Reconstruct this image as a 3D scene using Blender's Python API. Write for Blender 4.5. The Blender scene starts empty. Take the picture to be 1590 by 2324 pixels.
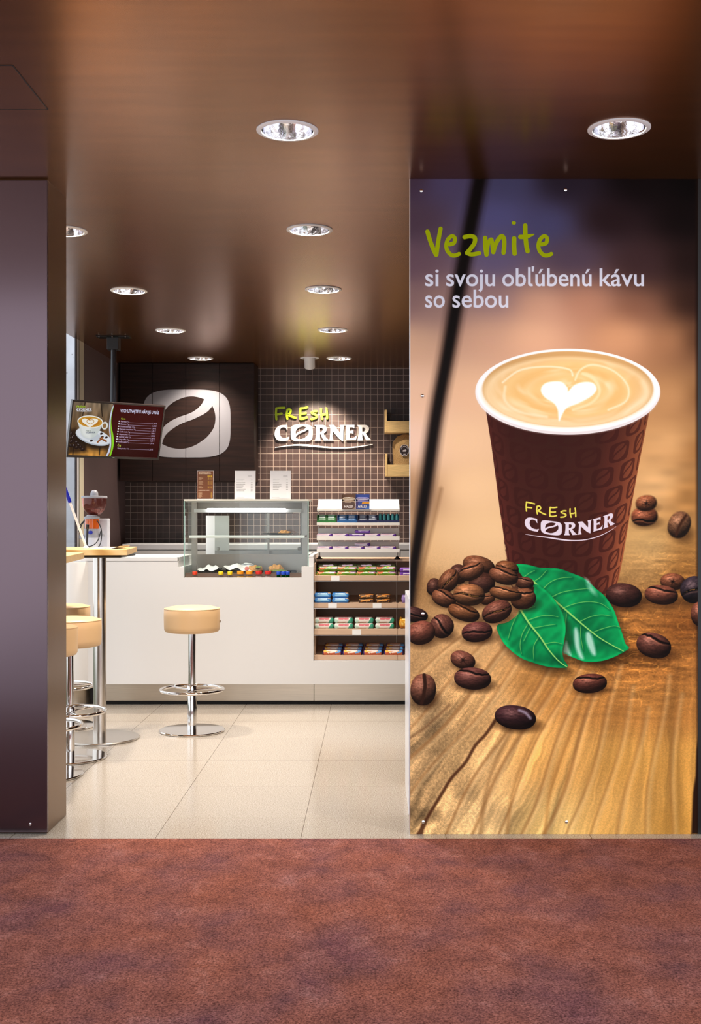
import bpy, bmesh, math, random
import numpy as np
from mathutils import Vector, Matrix
from mathutils.geometry import delaunay_2d_cdt
R = math.radians
SC = bpy.context.scene
COL = SC.collection
random.seed(7)

# ------------------------------------------------------------------ camera, world, exposure
F, CX, CY, HC = 2600.0, 848.0, 1174.0, 1.30          # focal length and principal point in photo pixels, eye height
cam_d = bpy.data.cameras.new('camera')
cam_d.sensor_fit = 'AUTO'; cam_d.sensor_width = 36.0
cam_d.lens = F / 2324.0 * 36.0
cam_d.shift_x = (795.0 - CX) / 2324.0
cam_d.shift_y = (CY - 1162.0) / 2324.0
cam_d.clip_end = 200
cam = bpy.data.objects.new('camera', cam_d); COL.objects.link(cam)
cam.location = (0, 0, HC); cam.rotation_euler = (R(90), 0, 0)
SC.camera = cam
vs = SC.view_settings
vs.view_transform = 'Standard'; vs.look = 'None'; vs.gamma = 1; vs.use_curve_mapping = False
vs.exposure = 0.0
SKY = 2.0            # overcast daylight
LAMP_W = 25.5        # one downlight
SPOT_W = 165.0        # the swivel spot at the tiled wall
w = bpy.data.worlds.new('world'); SC.world = w; w.use_nodes = True
w.node_tree.nodes['Background'].inputs[0].default_value = (0.90, 0.93, 1.0, 1)
w.node_tree.nodes['Background'].inputs[1].default_value = SKY
SC.cycles.max_bounces = 10; SC.cycles.transparent_max_bounces = 16
SC.cycles.caustics_reflective = False; SC.cycles.caustics_refractive = False
SC.cycles.sample_clamp_indirect = 6.0

def W(px, py, d):
    """photo pixel at distance d -> point"""
    return Vector(((px - CX) * d / F, d, HC - (py - CY) * d / F))
def XX(px, d): return (px - CX) * d / F
def ZZ(py, d): return HC - (py - CY) * d / F
CEIL = 2.688

# ------------------------------------------------------------------ materials
def lin(c):
    c = c / 255.0
    return c / 12.92 if c <= 0.04045 else ((c + 0.055) / 1.055) ** 2.4
def rgb(r, g, b): return (lin(r), lin(g), lin(b), 1.0)
MATS = {}
def mat(name, col, rough=0.5, metal=0.0, spec=0.5, noise=0.0, nscale=20.0, bump=0.0, stretch=(1, 1, 1), emit=None, estr=0.0, coat=0.0):
    if name in MATS: return MATS[name]
    m = bpy.data.materials.new(name); m.use_nodes = True
    n, l = m.node_tree.nodes, m.node_tree.links
    b = n['Principled BSDF']
    b.inputs['Base Color'].default_value = rgb(*col)
    b.inputs['Roughness'].default_value = rough; b.inputs['Metallic'].default_value = metal
    b.inputs['Specular IOR Level'].default_value = spec; b.inputs['Coat Weight'].default_value = coat
    if emit:
        b.inputs['Emission Color'].default_value = rgb(*emit); b.inputs['Emission Strength'].default_value = estr
    if noise or bump:
        tc = n.new('ShaderNodeTexCoord'); mp = n.new('ShaderNodeMapping'); mp.inputs['Scale'].default_value = stretch
        nz = n.new('ShaderNodeTexNoise'); nz.inputs['Scale'].default_value = nscale; nz.inputs['Detail'].default_value = 5
        l.new(tc.outputs['Object'], mp.inputs[0]); l.new(mp.outputs[0], nz.inputs['Vector'])
        if noise:
            rp = n.new('ShaderNodeValToRGB')
            c = rgb(*col)
            rp.color_ramp.elements[0].position = 0.3; rp.color_ramp.elements[1].position = 0.7
            rp.color_ramp.elements[0].color = tuple(x * (1 - noise) for x in c[:3]) + (1,)
            rp.color_ramp.elements[1].color = tuple(min(1, x * (1 + noise)) for x in c[:3]) + (1,)
            l.new(nz.outputs['Fac'], rp.inputs[0]); l.new(rp.outputs[0], b.inputs['Base Color'])
        if bump:
            bp = n.new('ShaderNodeBump'); bp.inputs['Strength'].default_value = bump; bp.inputs['Distance'].default_value = 0.01
            l.new(nz.outputs['Fac'], bp.inputs['Height']); l.new(bp.outputs[0], b.inputs['Normal'])
    MATS[name] = m
    return m
def glass_mat(name, tint=(235, 245, 242), refl=1.0, trans=None):
    if name in MATS: return MATS[name]
    m = bpy.data.materials.new(name); m.use_nodes = True
    n, l = m.node_tree.nodes, m.node_tree.links
    for x in list(n): n.remove(x)
    out = n.new('ShaderNodeOutputMaterial'); tr = n.new('ShaderNodeBsdfTransparent'); gl = n.new('ShaderNodeBsdfGlossy')
    mx = n.new('ShaderNodeMixShader'); fr = n.new('ShaderNodeFresnel'); mu = n.new('ShaderNodeMath'); mu.operation = 'MULTIPLY'
    fr.inputs['IOR'].default_value = 1.45; mu.inputs[1].default_value = refl
    tr.inputs[0].default_value = rgb(*(trans or tint)); gl.inputs['Roughness'].default_value = 0.01
    gl.inputs[0].default_value = rgb(*tint)
    ge = n.new('ShaderNodeNewGeometry'); sb = n.new('ShaderNodeMath'); sb.operation = 'SUBTRACT'; sb.inputs[0].default_value = 1.0; sb.use_clamp = True
    m2 = n.new('ShaderNodeMath'); m2.operation = 'MULTIPLY'                # a pane reflects at the side facing the viewer only
    l.new(ge.outputs['Backfacing'], sb.inputs[1]); l.new(fr.outputs[0], mu.inputs[0]); l.new(mu.outputs[0], m2.inputs[0]); l.new(sb.outputs[0], m2.inputs[1]); l.new(m2.outputs[0], mx.inputs[0])
    l.new(tr.outputs[0], mx.inputs[1]); l.new(gl.outputs[0], mx.inputs[2]); l.new(mx.outputs[0], out.inputs[0])
    MATS[name] = m
    return m
def img_mat(name, img, rough=0.4, emit=0.0, spec=0.5, coat=0.0):
    m = bpy.data.materials.new(name); m.use_nodes = True
    n, l = m.node_tree.nodes, m.node_tree.links
    b = n['Principled BSDF']; t = n.new('ShaderNodeTexImage'); t.image = img; t.extension = 'EXTEND'
    b.inputs['Roughness'].default_value = rough; b.inputs['Specular IOR Level'].default_value = spec
    b.inputs['Coat Weight'].default_value = coat
    if emit:
        b.inputs['Base Color'].default_value = (0, 0, 0, 1)
        l.new(t.outputs[0], b.inputs['Emission Color']); b.inputs['Emission Strength'].default_value = emit
    else:
        l.new(t.outputs[0], b.inputs['Base Color'])
    return m
def node_mat(name):
    m = bpy.data.materials.new(name); m.use_nodes = True
    MATS[name] = m
    return m, m.node_tree.nodes, m.node_tree.links, m.node_tree.nodes['Principled BSDF']
def ramp(n, stops):
    r = n.new('ShaderNodeValToRGB'); e = r.color_ramp.elements
    while len(e) < len(stops): e.new(0.5)
    for k, (p, c) in enumerate(stops): e[k].position = p; e[k].color = rgb(*c)
    return r

# ------------------------------------------------------------------ mesh helpers
def box(bm, x0, x1, y0, y1, z0, z1, r=0.0, seg=2):
    g = bmesh.ops.create_cube(bm, size=1.0)
    vs_ = g['verts']
    for v in vs_:
        v.co = Vector(((x0 + x1) / 2 + v.co.x * (x1 - x0), (y0 + y1) / 2 + v.co.y * (y1 - y0), (z0 + z1) / 2 + v.co.z * (z1 - z0)))
    if r:
        es = list({e for v in vs_ for e in v.link_edges})
        bmesh.ops.bevel(bm, geom=es, offset=r, segments=seg, affect='EDGES', profile=0.5)
def lathe(bm, prof, c=(0, 0, 0), seg=48, capb=True, capt=True):
    rings = []
    for r, z in prof:
        rings.append([bm.verts.new((c[0] + r * math.cos(2 * math.pi * k / seg), c[1] + r * math.sin(2 * math.pi * k / seg), c[2] + z)) for k in range(seg)])
    for a, b in zip(rings, rings[1:]):
        for k in range(seg):
            bm.faces.new((a[k], a[(k + 1) % seg], b[(k + 1) % seg], b[k]))
    if capb and prof[0][0] > 1e-6: bm.faces.new(list(reversed(rings[0])))
    if capt and prof[-1][0] > 1e-6: bm.faces.new(rings[-1])
def tube(bm, pts, rad, seg=10, closed=False):
    pts = [Vector(p) for p in pts]
    rings = []
    N = len(pts)
    for i, p in enumerate(pts):
        if closed: t = pts[(i + 1) % N] - pts[i - 1]
        else: t = pts[min(i + 1, N - 1)] - pts[max(i - 1, 0)]
        t.normalize()
        up = Vector((0, 0, 1)) if abs(t.z) < 0.95 else Vector((0, 1, 0))
        a = t.cross(up).normalized(); b = t.cross(a).normalized()
        rr = rad[i] if isinstance(rad, (list, tuple)) else rad
        rings.append([bm.verts.new(p + a * rr * math.cos(2 * math.pi * k / seg) + b * rr * math.sin(2 * math.pi * k / seg)) for k in range(seg)])
    M = N if closed else N - 1
    for i in range(M):
        a, b = rings[i], rings[(i + 1) % N]
        for k in range(seg): bm.faces.new((a[k], a[(k + 1) % seg], b[(k + 1) % seg], b[k]))
    if not closed:
        bm.faces.new(list(reversed(rings[0]))); bm.faces.new(rings[-1])
def ring(bm, c, Rr, r, seg=56, s2=10):
    tube(bm, [(c[0] + Rr * math.cos(2 * math.pi * k / seg), c[1] + Rr * math.sin(2 * math.pi * k / seg), c[2]) for k in range(seg)], r, s2, True)
def prism(bm, pts, y0, y1):
    """extrude an (x, z) outline from y0 to y1"""
    a = [bm.verts.new((p[0], y0, p[1])) for p in pts]; b = [bm.verts.new((p[0], y1, p[1])) for p in pts]
    n = len(pts)
    bm.faces.new(a); bm.faces.new(list(reversed(b)))
    for k in range(n): bm.faces.new((a[k], b[k], b[(k + 1) % n], a[(k + 1) % n]))
def finish(bm, name, m, smooth=None):
    bmesh.ops.recalc_face_normals(bm, faces=bm.faces[:])
    me = bpy.data.meshes.new(name); bm.to_mesh(me); bm.free()
    if m: me.materials.append(m)
    if smooth is not None:
        for p in me.polygons: p.use_smooth = True
        try: me.set_sharp_from_angle(angle=R(smooth))
        except Exception: pass
    return me
def obj(name, bm, m, parent=None, smooth=None, label=None):
    if isinstance(bm, bpy.types.Mesh):
        me = bm; me.name = name; me.materials.clear()
        if m: me.materials.append(m)
    else: me = finish(bm, name, m, smooth)
    o = bpy.data.objects.new(name, me); COL.objects.link(o)
    if parent:
        o.parent = parent
        o.matrix_parent_inverse = Matrix.Translation(-Vector(root_loc(parent)))
    if label: o['label'] = label
    return o
def root_loc(o): return Vector(o.location)
def sub(name, bm, m, part, smooth=None, label=None):
    """a piece of a part; parts sit at the world origin of their thing, so no offset"""
    me = finish(bm, name, m, smooth)
    o = bpy.data.objects.new(name, me); COL.objects.link(o); o.parent = part
    if label: o['label'] = label
    return o
def thing(name, label, cat, loc=(0, 0, 0), group=None):
    o = bpy.data.objects.new(name, None); COL.objects.link(o); o.location = loc
    o.empty_display_size = 0.05
    return tag(o, label, cat, group)
def tag(o, label, cat, group=None):
    o['label'] = label; o['category'] = cat
    if group: o['group'] = group
    return o
def struct(name, bm, m, smooth=None, label=None):
    o = obj(name, bm, m, None, smooth); o['kind'] = 'structure'
    if label: o['label'] = label
    return o
def dup(root, loc=None, label=None, rotz=None):
    r = root.copy(); COL.objects.link(r)
    if loc is not None: r.location = loc
    if rotz is not None: r.rotation_euler = (0, 0, rotz)
    if label: r['label'] = label
    for ch in root.children:
        c = ch.copy(); COL.objects.link(c); c.parent = r
        for g in ch.children:
            d = g.copy(); COL.objects.link(d); d.parent = c
    return r
def B(): return bmesh.new()

def spline(pts, n=8, closed=False):
    P = [np.array(p, float) for p in pts]; out = []
    N = len(P)
    for i in range(N if closed else N - 1):
        p0 = P[i - 1] if (closed or i > 0) else P[0]
        p1, p2 = P[i], P[(i + 1) % N]
        p3 = P[(i + 2) % N] if (closed or i + 2 < N) else P[-1]
        for k in range(n):
            t = k / n
            out.append(0.5 * ((2 * p1) + (-p0 + p2) * t + (2 * p0 - 5 * p1 + 4 * p2 - p3) * t * t + (-p0 + 3 * p1 - 3 * p2 + p3) * t ** 3))
    if not closed: out.append(P[-1])
    return [tuple(p) for p in out]

# ------------------------------------------------------------------ a small painter for printed surfaces
class Canvas:
    def __init__(s, x0, y0, x1, y1, S):
        s.x0, s.y0, s.S = x0, y0, S
        s.w, s.h = int(round((x1 - x0) * S)), int(round((y1 - y0) * S))
        s.a = np.zeros((s.h, s.w, 3), np.float32)
    def win(s, xa, ya, xb, yb):
        i0 = max(0, int((xa - s.x0) * s.S)); i1 = min(s.w, int((xb - s.x0) * s.S) + 2)
        j0 = max(0, int((ya - s.y0) * s.S)); j1 = min(s.h, int((yb - s.y0) * s.S) + 2)
        if i1 <= i0 or j1 <= j0: return None
        X, Y = np.meshgrid((np.arange(i0, i1) + .5) / s.S + s.x0, (np.arange(j0, j1) + .5) / s.S + s.y0)
        return (slice(j0, j1), slice(i0, i1)), X.astype(np.float32), Y.astype(np.float32)
    def blend(s, sl, m, col):
        m = np.clip(m, 0, 1)[..., None]
        col = np.asarray(col, np.float32)
        if col.ndim == 1: col = col / 255.0
        s.a[sl] = s.a[sl] * (1 - m) + col * m
    def sd(s, X, Y, pts):
        d = np.full(X.shape, 1e9, np.float32); ins = np.zeros(X.shape, bool)
        n = len(pts)
        for k in range(n):
            (ax, ay), (bx, by) = pts[k], pts[(k + 1) % n]
            ex, ey = bx - ax, by - ay
            L = ex * ex + ey * ey + 1e-9
            t = np.clip(((X - ax) * ex + (Y - ay) * ey) / L, 0, 1)
            d = np.minimum(d, (X - ax - t * ex) ** 2 + (Y - ay - t * ey) ** 2)
            if abs(ey) > 1e-9:
                c = (ay <= Y) != (by <= Y)
                ins ^= c & (X < (Y - ay) / ey * ex + ax)
        return np.sqrt(d) * np.where(ins, -1, 1)
    def poly(s, pts, col, blur=0.0, alpha=1.0, holes=()):
        xs = [p[0] for p in pts]; ys = [p[1] for p in pts]; q = blur * 2 + 2
        r = s.win(min(xs) - q, min(ys) - q, max(xs) + q, max(ys) + q)
        if r is None: return
        sl, X, Y = r
        wd = max(1.0 / s.S, blur)
        m = np.clip(.5 - s.sd(X, Y, pts) / wd, 0, 1)
        for h in holes: m = m * np.clip(.5 + s.sd(X, Y, h) / wd, 0, 1)
        s.blend(sl, m * alpha, col)
    def stroke(s, pts, rad, col, blur=0.0, alpha=1.0):
        rr = rad if isinstance(rad, (list, tuple)) else [rad] * len(pts)
        mr = max(rr) + blur * 2 + 2
        xs = [p[0] for p in pts]; ys = [p[1] for p in pts]
        r = s.win(min(xs) - mr, min(ys) - mr, max(xs) + mr, max(ys) + mr)
        if r is None: return
        sl, X, Y = r
        d = np.full(X.shape, 1e9, np.float32)
        for k in range(max(1, len(pts) - 1)):
            (ax, ay), (bx, by) = pts[k], pts[min(k + 1, len(pts) - 1)]
            ex, ey = bx - ax, by - ay
            t = np.clip(((X - ax) * ex + (Y - ay) * ey) / (ex * ex + ey * ey + 1e-9), 0, 1)
            q = rr[k] + t * (rr[min(k + 1, len(pts) - 1)] - rr[k])
            d = np.minimum(d, np.hypot(X - ax - t * ex, Y - ay - t * ey) - q)
        s.blend(sl, np.clip(.5 - d / max(1.0 / s.S, blur), 0, 1) * alpha, col)
    def ell(s, cx, cy, a, b, col, rot=0.0, blur=0.0, alpha=1.0):
        q = max(a, b) + blur * 2 + 2
        r = s.win(cx - q, cy - q, cx + q, cy + q)
        if r is None: return
        sl, X, Y = r
        c, n = math.cos(R(rot)), math.sin(R(rot))
        u = ((X - cx) * c + (Y - cy) * n) / a; v = (-(X - cx) * n + (Y - cy) * c) / b
        rr = np.sqrt(u * u + v * v)
        s.blend(sl, np.clip(.5 - (rr - 1) * min(a, b) / max(1.0 / s.S, blur), 0, 1) * alpha, col)
    def rect(s, x0, y0, x1, y1, col, alpha=1.0, blur=0.0):
        s.poly([(x0, y0), (x1, y0), (x1, y1), (x0, y1)], col, blur, alpha)
    def text(s, txt, x0, x1, ytop, ybase, col, bold=0.0, shear=0.0, tf=None):
        """text stretched between x0 and x1, capital height ytop..ybase"""
        tris, bb = text_tris(txt, bold, shear)
        (ax, bx, cap) = bb
        kx, ky = (x1 - x0) / (bx - ax), (ybase - ytop) / cap
        acc = None
        allp = []
        for t in tris:
            q = [((p[0] - ax) * kx + x0, ybase - p[1] * ky) for p in t]
            if tf: q = [tf(*p) for p in q]
            allp.append(q)
        xs = [p[0] for q in allp for p in q]; ys = [p[1] for q in allp for p in q]
        r = s.win(min(xs) - 1, min(ys) - 1, max(xs) + 1, max(ys) + 1)
        if r is None: return
        sl, X, Y = r
        m = np.zeros(X.shape, np.float32)
        H, Wd = X.shape; xo, yo = X[0, 0], Y[0, 0]; S = s.S
        offs = [(-.375, -.125), (-.125, .375), (.125, -.375), (.375, .125)]
        for ox, oy in offs:
            lay = np.zeros(X.shape, bool)
            for q in allp:
                qx = [p[0] for p in q]; qy = [p[1] for p in q]
                i0 = max(0, int((min(qx) - xo) * S) - 1); i1 = min(Wd, int((max(qx) - xo) * S) + 2)
                j0 = max(0, int((min(qy) - yo) * S) - 1); j1 = min(H, int((max(qy) - yo) * S) + 2)
                if i1 <= i0 or j1 <= j0: continue
                x = X[j0:j1, i0:i1] + ox / S; y = Y[j0:j1, i0:i1] + oy / S
                e0 = (q[1][0] - q[0][0]) * (y - q[0][1]) - (q[1][1] - q[0][1]) * (x - q[0][0])
                e1 = (q[2][0] - q[1][0]) * (y - q[1][1]) - (q[2][1] - q[1][1]) * (x - q[1][0])
                e2 = (q[0][0] - q[2][0]) * (y - q[2][1]) - (q[0][1] - q[2][1]) * (x - q[2][0])
                lay[j0:j1, i0:i1] |= ((e0 >= 0) & (e1 >= 0) & (e2 >= 0)) | ((e0 <= 0) & (e1 <= 0) & (e2 <= 0))
            m += lay * .25
        s.blend(sl, m, col)
    def image(s, name):
        im = bpy.data.images.new(name, s.w, s.h)
        px = np.ones((s.h, s.w, 4), np.float32); px[..., :3] = np.clip(s.a[::-1], 0, 1)
        im.pixels.foreach_set(px.ravel()); im.update(); im.pack()
        return im
_TT = {}
def text_mesh(txt, bold=0.0, shear=0.0, extrude=0.0):
    cu = bpy.data.curves.new('t', 'FONT'); cu.body = txt; cu.offset = bold; cu.shear = shear; cu.extrude = extrude; cu.resolution_u = 4
    o = bpy.data.objects.new('t', cu); COL.objects.link(o)
    dg = bpy.context.evaluated_depsgraph_get(); dg.update()
    me = bpy.data.meshes.new_from_object(o.evaluated_get(dg))
    bpy.data.objects.remove(o); bpy.data.curves.remove(cu)
    return me
def text_tris(txt, bold, shear):
    k = (txt, bold, shear)
    if k not in _TT:
        me = text_mesh(txt, bold, shear); me.calc_loop_triangles()
        v = [(x.co.x, x.co.y) for x in me.vertices]
        tr = [[v[i] for i in t.vertices] for t in me.loop_triangles]
        xs = [p[0] for p in v]
        _TT[k] = (tr, (min(xs), max(xs), 0.729 * 1.0))
        bpy.data.meshes.remove(me)
    return _TT[k]
def vnoise(h, w, cy, cx, seed):
    """smooth noise, cy x cx cells over the array"""
    rs = np.random.RandomState(seed)
    g = rs.rand(cy + 2, cx + 2).astype(np.float32)
    y = np.linspace(0, cy, h, endpoint=False); x = np.linspace(0, cx, w, endpoint=False)
    yi = y.astype(int); xi = x.astype(int); fy = (y - yi); fx = (x - xi)
    fy = (fy * fy * (3 - 2 * fy))[:, None].astype(np.float32); fx = (fx * fx * (3 - 2 * fx))[None].astype(np.float32)
    a = g[yi][:, xi]; b = g[yi][:, xi + 1]; c = g[yi + 1][:, xi]; d = g[yi + 1][:, xi + 1]
    return (a * (1 - fx) + b * fx) * (1 - fy) + (c * (1 - fx) + d * fx) * fy
def vn_at(U, V, seed, n=256):
    """smooth noise sampled at arbitrary coordinates"""
    g = np.random.RandomState(seed).rand(n, n).astype(np.float32)
    ui = np.floor(U).astype(int); vi = np.floor(V).astype(int); fu = U - ui; fv = V - vi
    fu = fu * fu * (3 - 2 * fu); fv = fv * fv * (3 - 2 * fv)
    ui %= n; vi %= n; u1 = (ui + 1) % n; v1 = (vi + 1) % n
    return (g[vi, ui] * (1 - fu) + g[vi, u1] * fu) * (1 - fv) + (g[v1, ui] * (1 - fu) + g[v1, u1] * fu) * fv

# ------------------------------------------------------------------ the shop's emblem and lettering, drawn once
LEAF_A = spline([(812, 488), (740, 465), (660, 453), (580, 460), (500, 485), (420, 525), (350, 580), (305, 640), (272, 720), (257, 800), (258, 895)], 4)[:-1] + \
    spline([(258, 895), (290, 850), (340, 800), (420, 750), (500, 715), (575, 690), (650, 660), (720, 615), (770, 565), (800, 520), (812, 488)], 4)[:-1]
LEAF_B = spline([(918, 575), (945, 640), (958, 730), (945, 830), (910, 900), (850, 975), (780, 1030), (700, 1080), (600, 1117), (500, 1130), (400, 1117), (330, 1095), (270, 1065)], 4)[:-1] + \
    spline([(270, 1065), (285, 1010), (310, 960), (350, 915), (400, 875), (460, 835), (540, 795), (660, 752), (740, 715), (810, 680), (870, 635), (918, 575)], 4)[:-1]
def super_rect(cx, cy, a, b, n=4.0, k=72):
    o = []
    for i in range(k):
        t = 2 * math.pi * i / k
        c, s_ = math.cos(t), math.sin(t)
        o.append((cx + a * math.copysign(abs(c) ** (2 / n), c), cy + b * math.copysign(abs(s_) ** (2 / n), s_)))
    return o
EMB_O = super_rect(585, 802, 568, 438)                       # emblem in its own units (y down)
def emblem(f): return [f(*p) for p in EMB_O], [[f(*p) for p in LEAF_A], [f(*p) for p in LEAF_B]]
L_C = spline([(240, 397), (190, 415), (155, 455), (140, 510), (148, 560), (175, 600), (220, 614), (270, 616), (325, 610)], 4) + [(342, 556)] + \
    spline([(310, 572), (270, 575), (235, 563), (215, 530), (210, 490), (220, 450), (245, 430), (275, 428), (300, 442), (312, 468)], 4) + [(319, 466), (316, 396)]
L_R = [(693, 398)] + spline([(800, 396), (835, 405), (858, 432), (860, 465), (845, 495), (815, 513)], 4) + spline([(850, 565), (890, 604)], 3) + \
    [(890, 611), (820, 611), (776, 520), (768, 520), (768, 575), (780, 605), (780, 612), (697, 612), (710, 580), (718, 500), (718, 430), (708, 412)]
L_RH = [(768, 432)] + spline([(786, 430), (804, 440), (810, 460), (800, 482), (786, 491)], 4) + [(768, 492)]
L_N = [(893, 398), (965, 396), (1051, 512), (1053, 440), (1045, 404), (1045, 396), (1110, 396), (1098, 420), (1092, 500), (1090, 621)] + \
    spline([(1070, 612), (1020, 568), (945, 478)], 4) + [(942, 560), (955, 603), (955, 612), (893, 612), (905, 590), (912, 520), (915, 440), (905, 415)]
L_E = [(1120, 396), (1248, 394), (1246, 441), (1238, 441), (1225, 426), (1185, 424), (1184, 478), (1215, 476), (1232, 466), (1232, 520), (1215, 508), (1184, 508), (1184, 574), (1215, 578), (1250, 565), (1282, 538), (1268, 605), (1128, 606), (1135, 588), (1136, 440), (1132, 412)]
L_R2 = [(x + 588, y - 3) for x, y in L_R]; L_R2H = [(x + 588, y - 3) for x, y in L_RH]
SWOOSH = spline([(148, 705), (300, 680), (450, 662), (600, 665), (800, 690), (1000, 704), (1200, 699), (1350, 684), (1500, 660)], 4) + \
    spline([(1500, 666), (1350, 696), (1200, 715), (1000, 720), (800, 710), (600, 692), (450, 683), (300, 692), (148, 712)], 4)
def sq(f, p): return [f(*q) for q in p]
EMB_SIGN = lambda x, y: (365 + (x - 17) / 1136 * 303, 390 + (y - 364) / 876 * 232)
FRESH = [[[(165, 165), (160, 240), (165, 315)], [(165, 165), (220, 158), (278, 156)], [(165, 252), (200, 245), (238, 236)]],
         [[(315, 190), (308, 250), (318, 310)], [(315, 190), (340, 175), (364, 192), (356, 228), (325, 255), (350, 266), (400, 286), (435, 295)]],
         [[(500, 165), (493, 240), (496, 310)], [(500, 165), (550, 162), (594, 150)], [(497, 240), (540, 238), (574, 230)], [(496, 310), (540, 308), (588, 290)]],
         [[(725, 203), (690, 204), (655, 222), (672, 240), (712, 256), (726, 276), (702, 302), (650, 312)]],
         [[(785, 170), (785, 235), (800, 310)], [(858, 165), (866, 230), (868, 305)], [(790, 250), (825, 250), (862, 240)]]]
def paint_brand(cv, f, green, white, sw=14.0, k=1.0):
    for letter in FRESH:
        for st in letter: cv.stroke(sq(f, spline(st, 5)), sw * k, green)
    o, h = emblem(lambda x, y: f(*EMB_SIGN(x, y)))
    cv.poly(o, white, holes=h)
    cv.poly(sq(f, L_C), white); cv.poly(sq(f, L_R), white, holes=[sq(f, L_RH)]); cv.poly(sq(f, L_N), white)
    cv.poly(sq(f, L_E), white); cv.poly(sq(f, L_R2), white, holes=[sq(f, L_R2H)]); cv.poly(sq(f, SWOOSH), white)
def solid2d(outlines, y0, y1):
    """mesh of even-odd filled (x, z) outlines, extruded in y"""
    cu = bpy.data.curves.new('c', 'CURVE'); cu.dimensions = '2D'; cu.fill_mode = 'BOTH'; cu.extrude = abs(y1 - y0) / 2
    for o_ in outlines:
        sp = cu.splines.new('POLY'); sp.points.add(len(o_) - 1)
        for p, q in zip(sp.points, o_): p.co = (q[0], q[1], 0, 1)
        sp.use_cyclic_u = True
    o = bpy.data.objects.new('c', cu); COL.objects.link(o)
    dg = bpy.context.evaluated_depsgraph_get(); dg.update()
    me = bpy.data.meshes.new_from_object(o.evaluated_get(dg))
    bpy.data.objects.remove(o); bpy.data.curves.remove(cu)
    for v in me.vertices:
        x, z, e = v.co; v.co = (x, (y0 + y1) / 2 - e, z)
    return me
def ribbon(bm, pts, rad, y0, y1):
    """a brush stroke with round ends in the (x, z) plane, extruded in y"""
    n = len(pts); lft, rgt = [], []
    for i, p in enumerate(pts):
        a = np.array(pts[max(i - 1, 0)]); b = np.array(pts[min(i + 1, n - 1)])
        t = (b - a) / (np.linalg.norm(b - a) + 1e-12); nn = np.array((-t[1], t[0]))
        lft.append(np.array(p) + nn * rad); rgt.append(np.array(p) - nn * rad)
    def cap(c, t0):
        return [(c[0] + rad * math.cos(t0 + math.pi * k / 8), c[1] + rad * math.sin(t0 + math.pi * k / 8)) for k in range(1, 8)]
    a1 = math.atan2(*(lft[-1] - np.array(pts[-1]))[::-1]); a0 = math.atan2(*(rgt[0] - np.array(pts[0]))[::-1])
    c1 = list(reversed([(pts[-1][0] + rad * math.cos(a1 - math.pi * k / 8), pts[-1][1] + rad * math.sin(a1 - math.pi * k / 8)) for k in range(1, 8)]))
    c0 = [(pts[0][0] + rad * math.cos(a0 - math.pi * k / 8), pts[0][1] + rad * math.sin(a0 - math.pi * k / 8)) for k in range(1, 8)]
    # strip of quads plus fans for the ends
    def V(q, y): return bm.verts.new((q[0], y, q[1]))
    for y in (y0, y1):
        L = [V(q, y) for q in lft]; Rr = [V(q, y) for q in rgt]
        for k in range(n - 1): bm.faces.new((L[k], L[k + 1], Rr[k + 1], Rr[k]))
        bm.faces.new([Rr[-1]] + [V(q, y) for q in c1] + [L[-1]])
        bm.faces.new([Rr[0]] + [V(q, y) for q in c0] + [L[0]])
    out = [tuple(q) for q in lft] + list(reversed(c1)) + [tuple(q) for q in reversed(rgt)] + c0
    A = [V(q, y0) for q in out]; Bq = [V(q, y1) for q in out]
    for k in range(len(out)): bm.faces.new((A[k], Bq[k], Bq[(k + 1) % len(out)], A[(k + 1) % len(out)]))
def uv_plane(p00, p10, p11, p01, name='print'):
    """a quad with its picture: lower left, lower right, upper right, upper left"""
    me = bpy.data.meshes.new(name); me.from_pydata([p00, p10, p11, p01], [], [(0, 1, 2, 3)])
    u = me.uv_layers.new(name='uv')
    for k, c in enumerate([(0, 0), (1, 0), (1, 1), (0, 1)]): u.data[k].uv = c
    return me

# ================================================================== common materials
M_white = mat('white_lacquer', (218, 217, 218), 0.35, spec=0.5)
M_steel = mat('brushed_steel', (190, 178, 162), 0.36, 1.0, noise=0.06, nscale=6, stretch=(1, 1, 60))
M_chrome = mat('chrome', (225, 222, 220), 0.07, 1.0)
M_satin = mat('satin_steel', (205, 198, 190), 0.22, 1.0)
M_black = mat('black_plastic', (14, 13, 15), 0.4)
M_oak_p, n, l, b = node_mat('oak_laminate')
tc = n.new('ShaderNodeTexCoord'); mp = n.new('ShaderNodeMapping'); mp.inputs['Scale'].default_value = (1.2, 14, 14)
wv = n.new('ShaderNodeTexWave'); wv.wave_type = 'RINGS'; wv.inputs['Scale'].default_value = 0.9; wv.inputs['Distortion'].default_value = 5; wv.inputs['Detail'].default_value = 3
rp = ramp(n, [(0.0, (196, 150, 88)), (0.55, (222, 184, 122)), (1.0, (233, 202, 148))])
l.new(tc.outputs['Object'], mp.inputs[0]); l.new(mp.outputs[0], wv.inputs['Vector']); l.new(wv.outputs['Fac'], rp.inputs[0]); l.new(rp.outputs[0], b.inputs['Base Color'])
b.inputs['Roughness'].default_value = 0.4
M_pine = mat('pine', (226, 190, 130), 0.5, noise=0.16, nscale=9, stretch=(1.5, 10, 22))
M_glass = glass_mat('clear_glass', (250, 253, 252), 1.0)
M_glass_edge = mat('glass_edge', (150, 190, 180), 0.15, spec=0.7)

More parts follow.
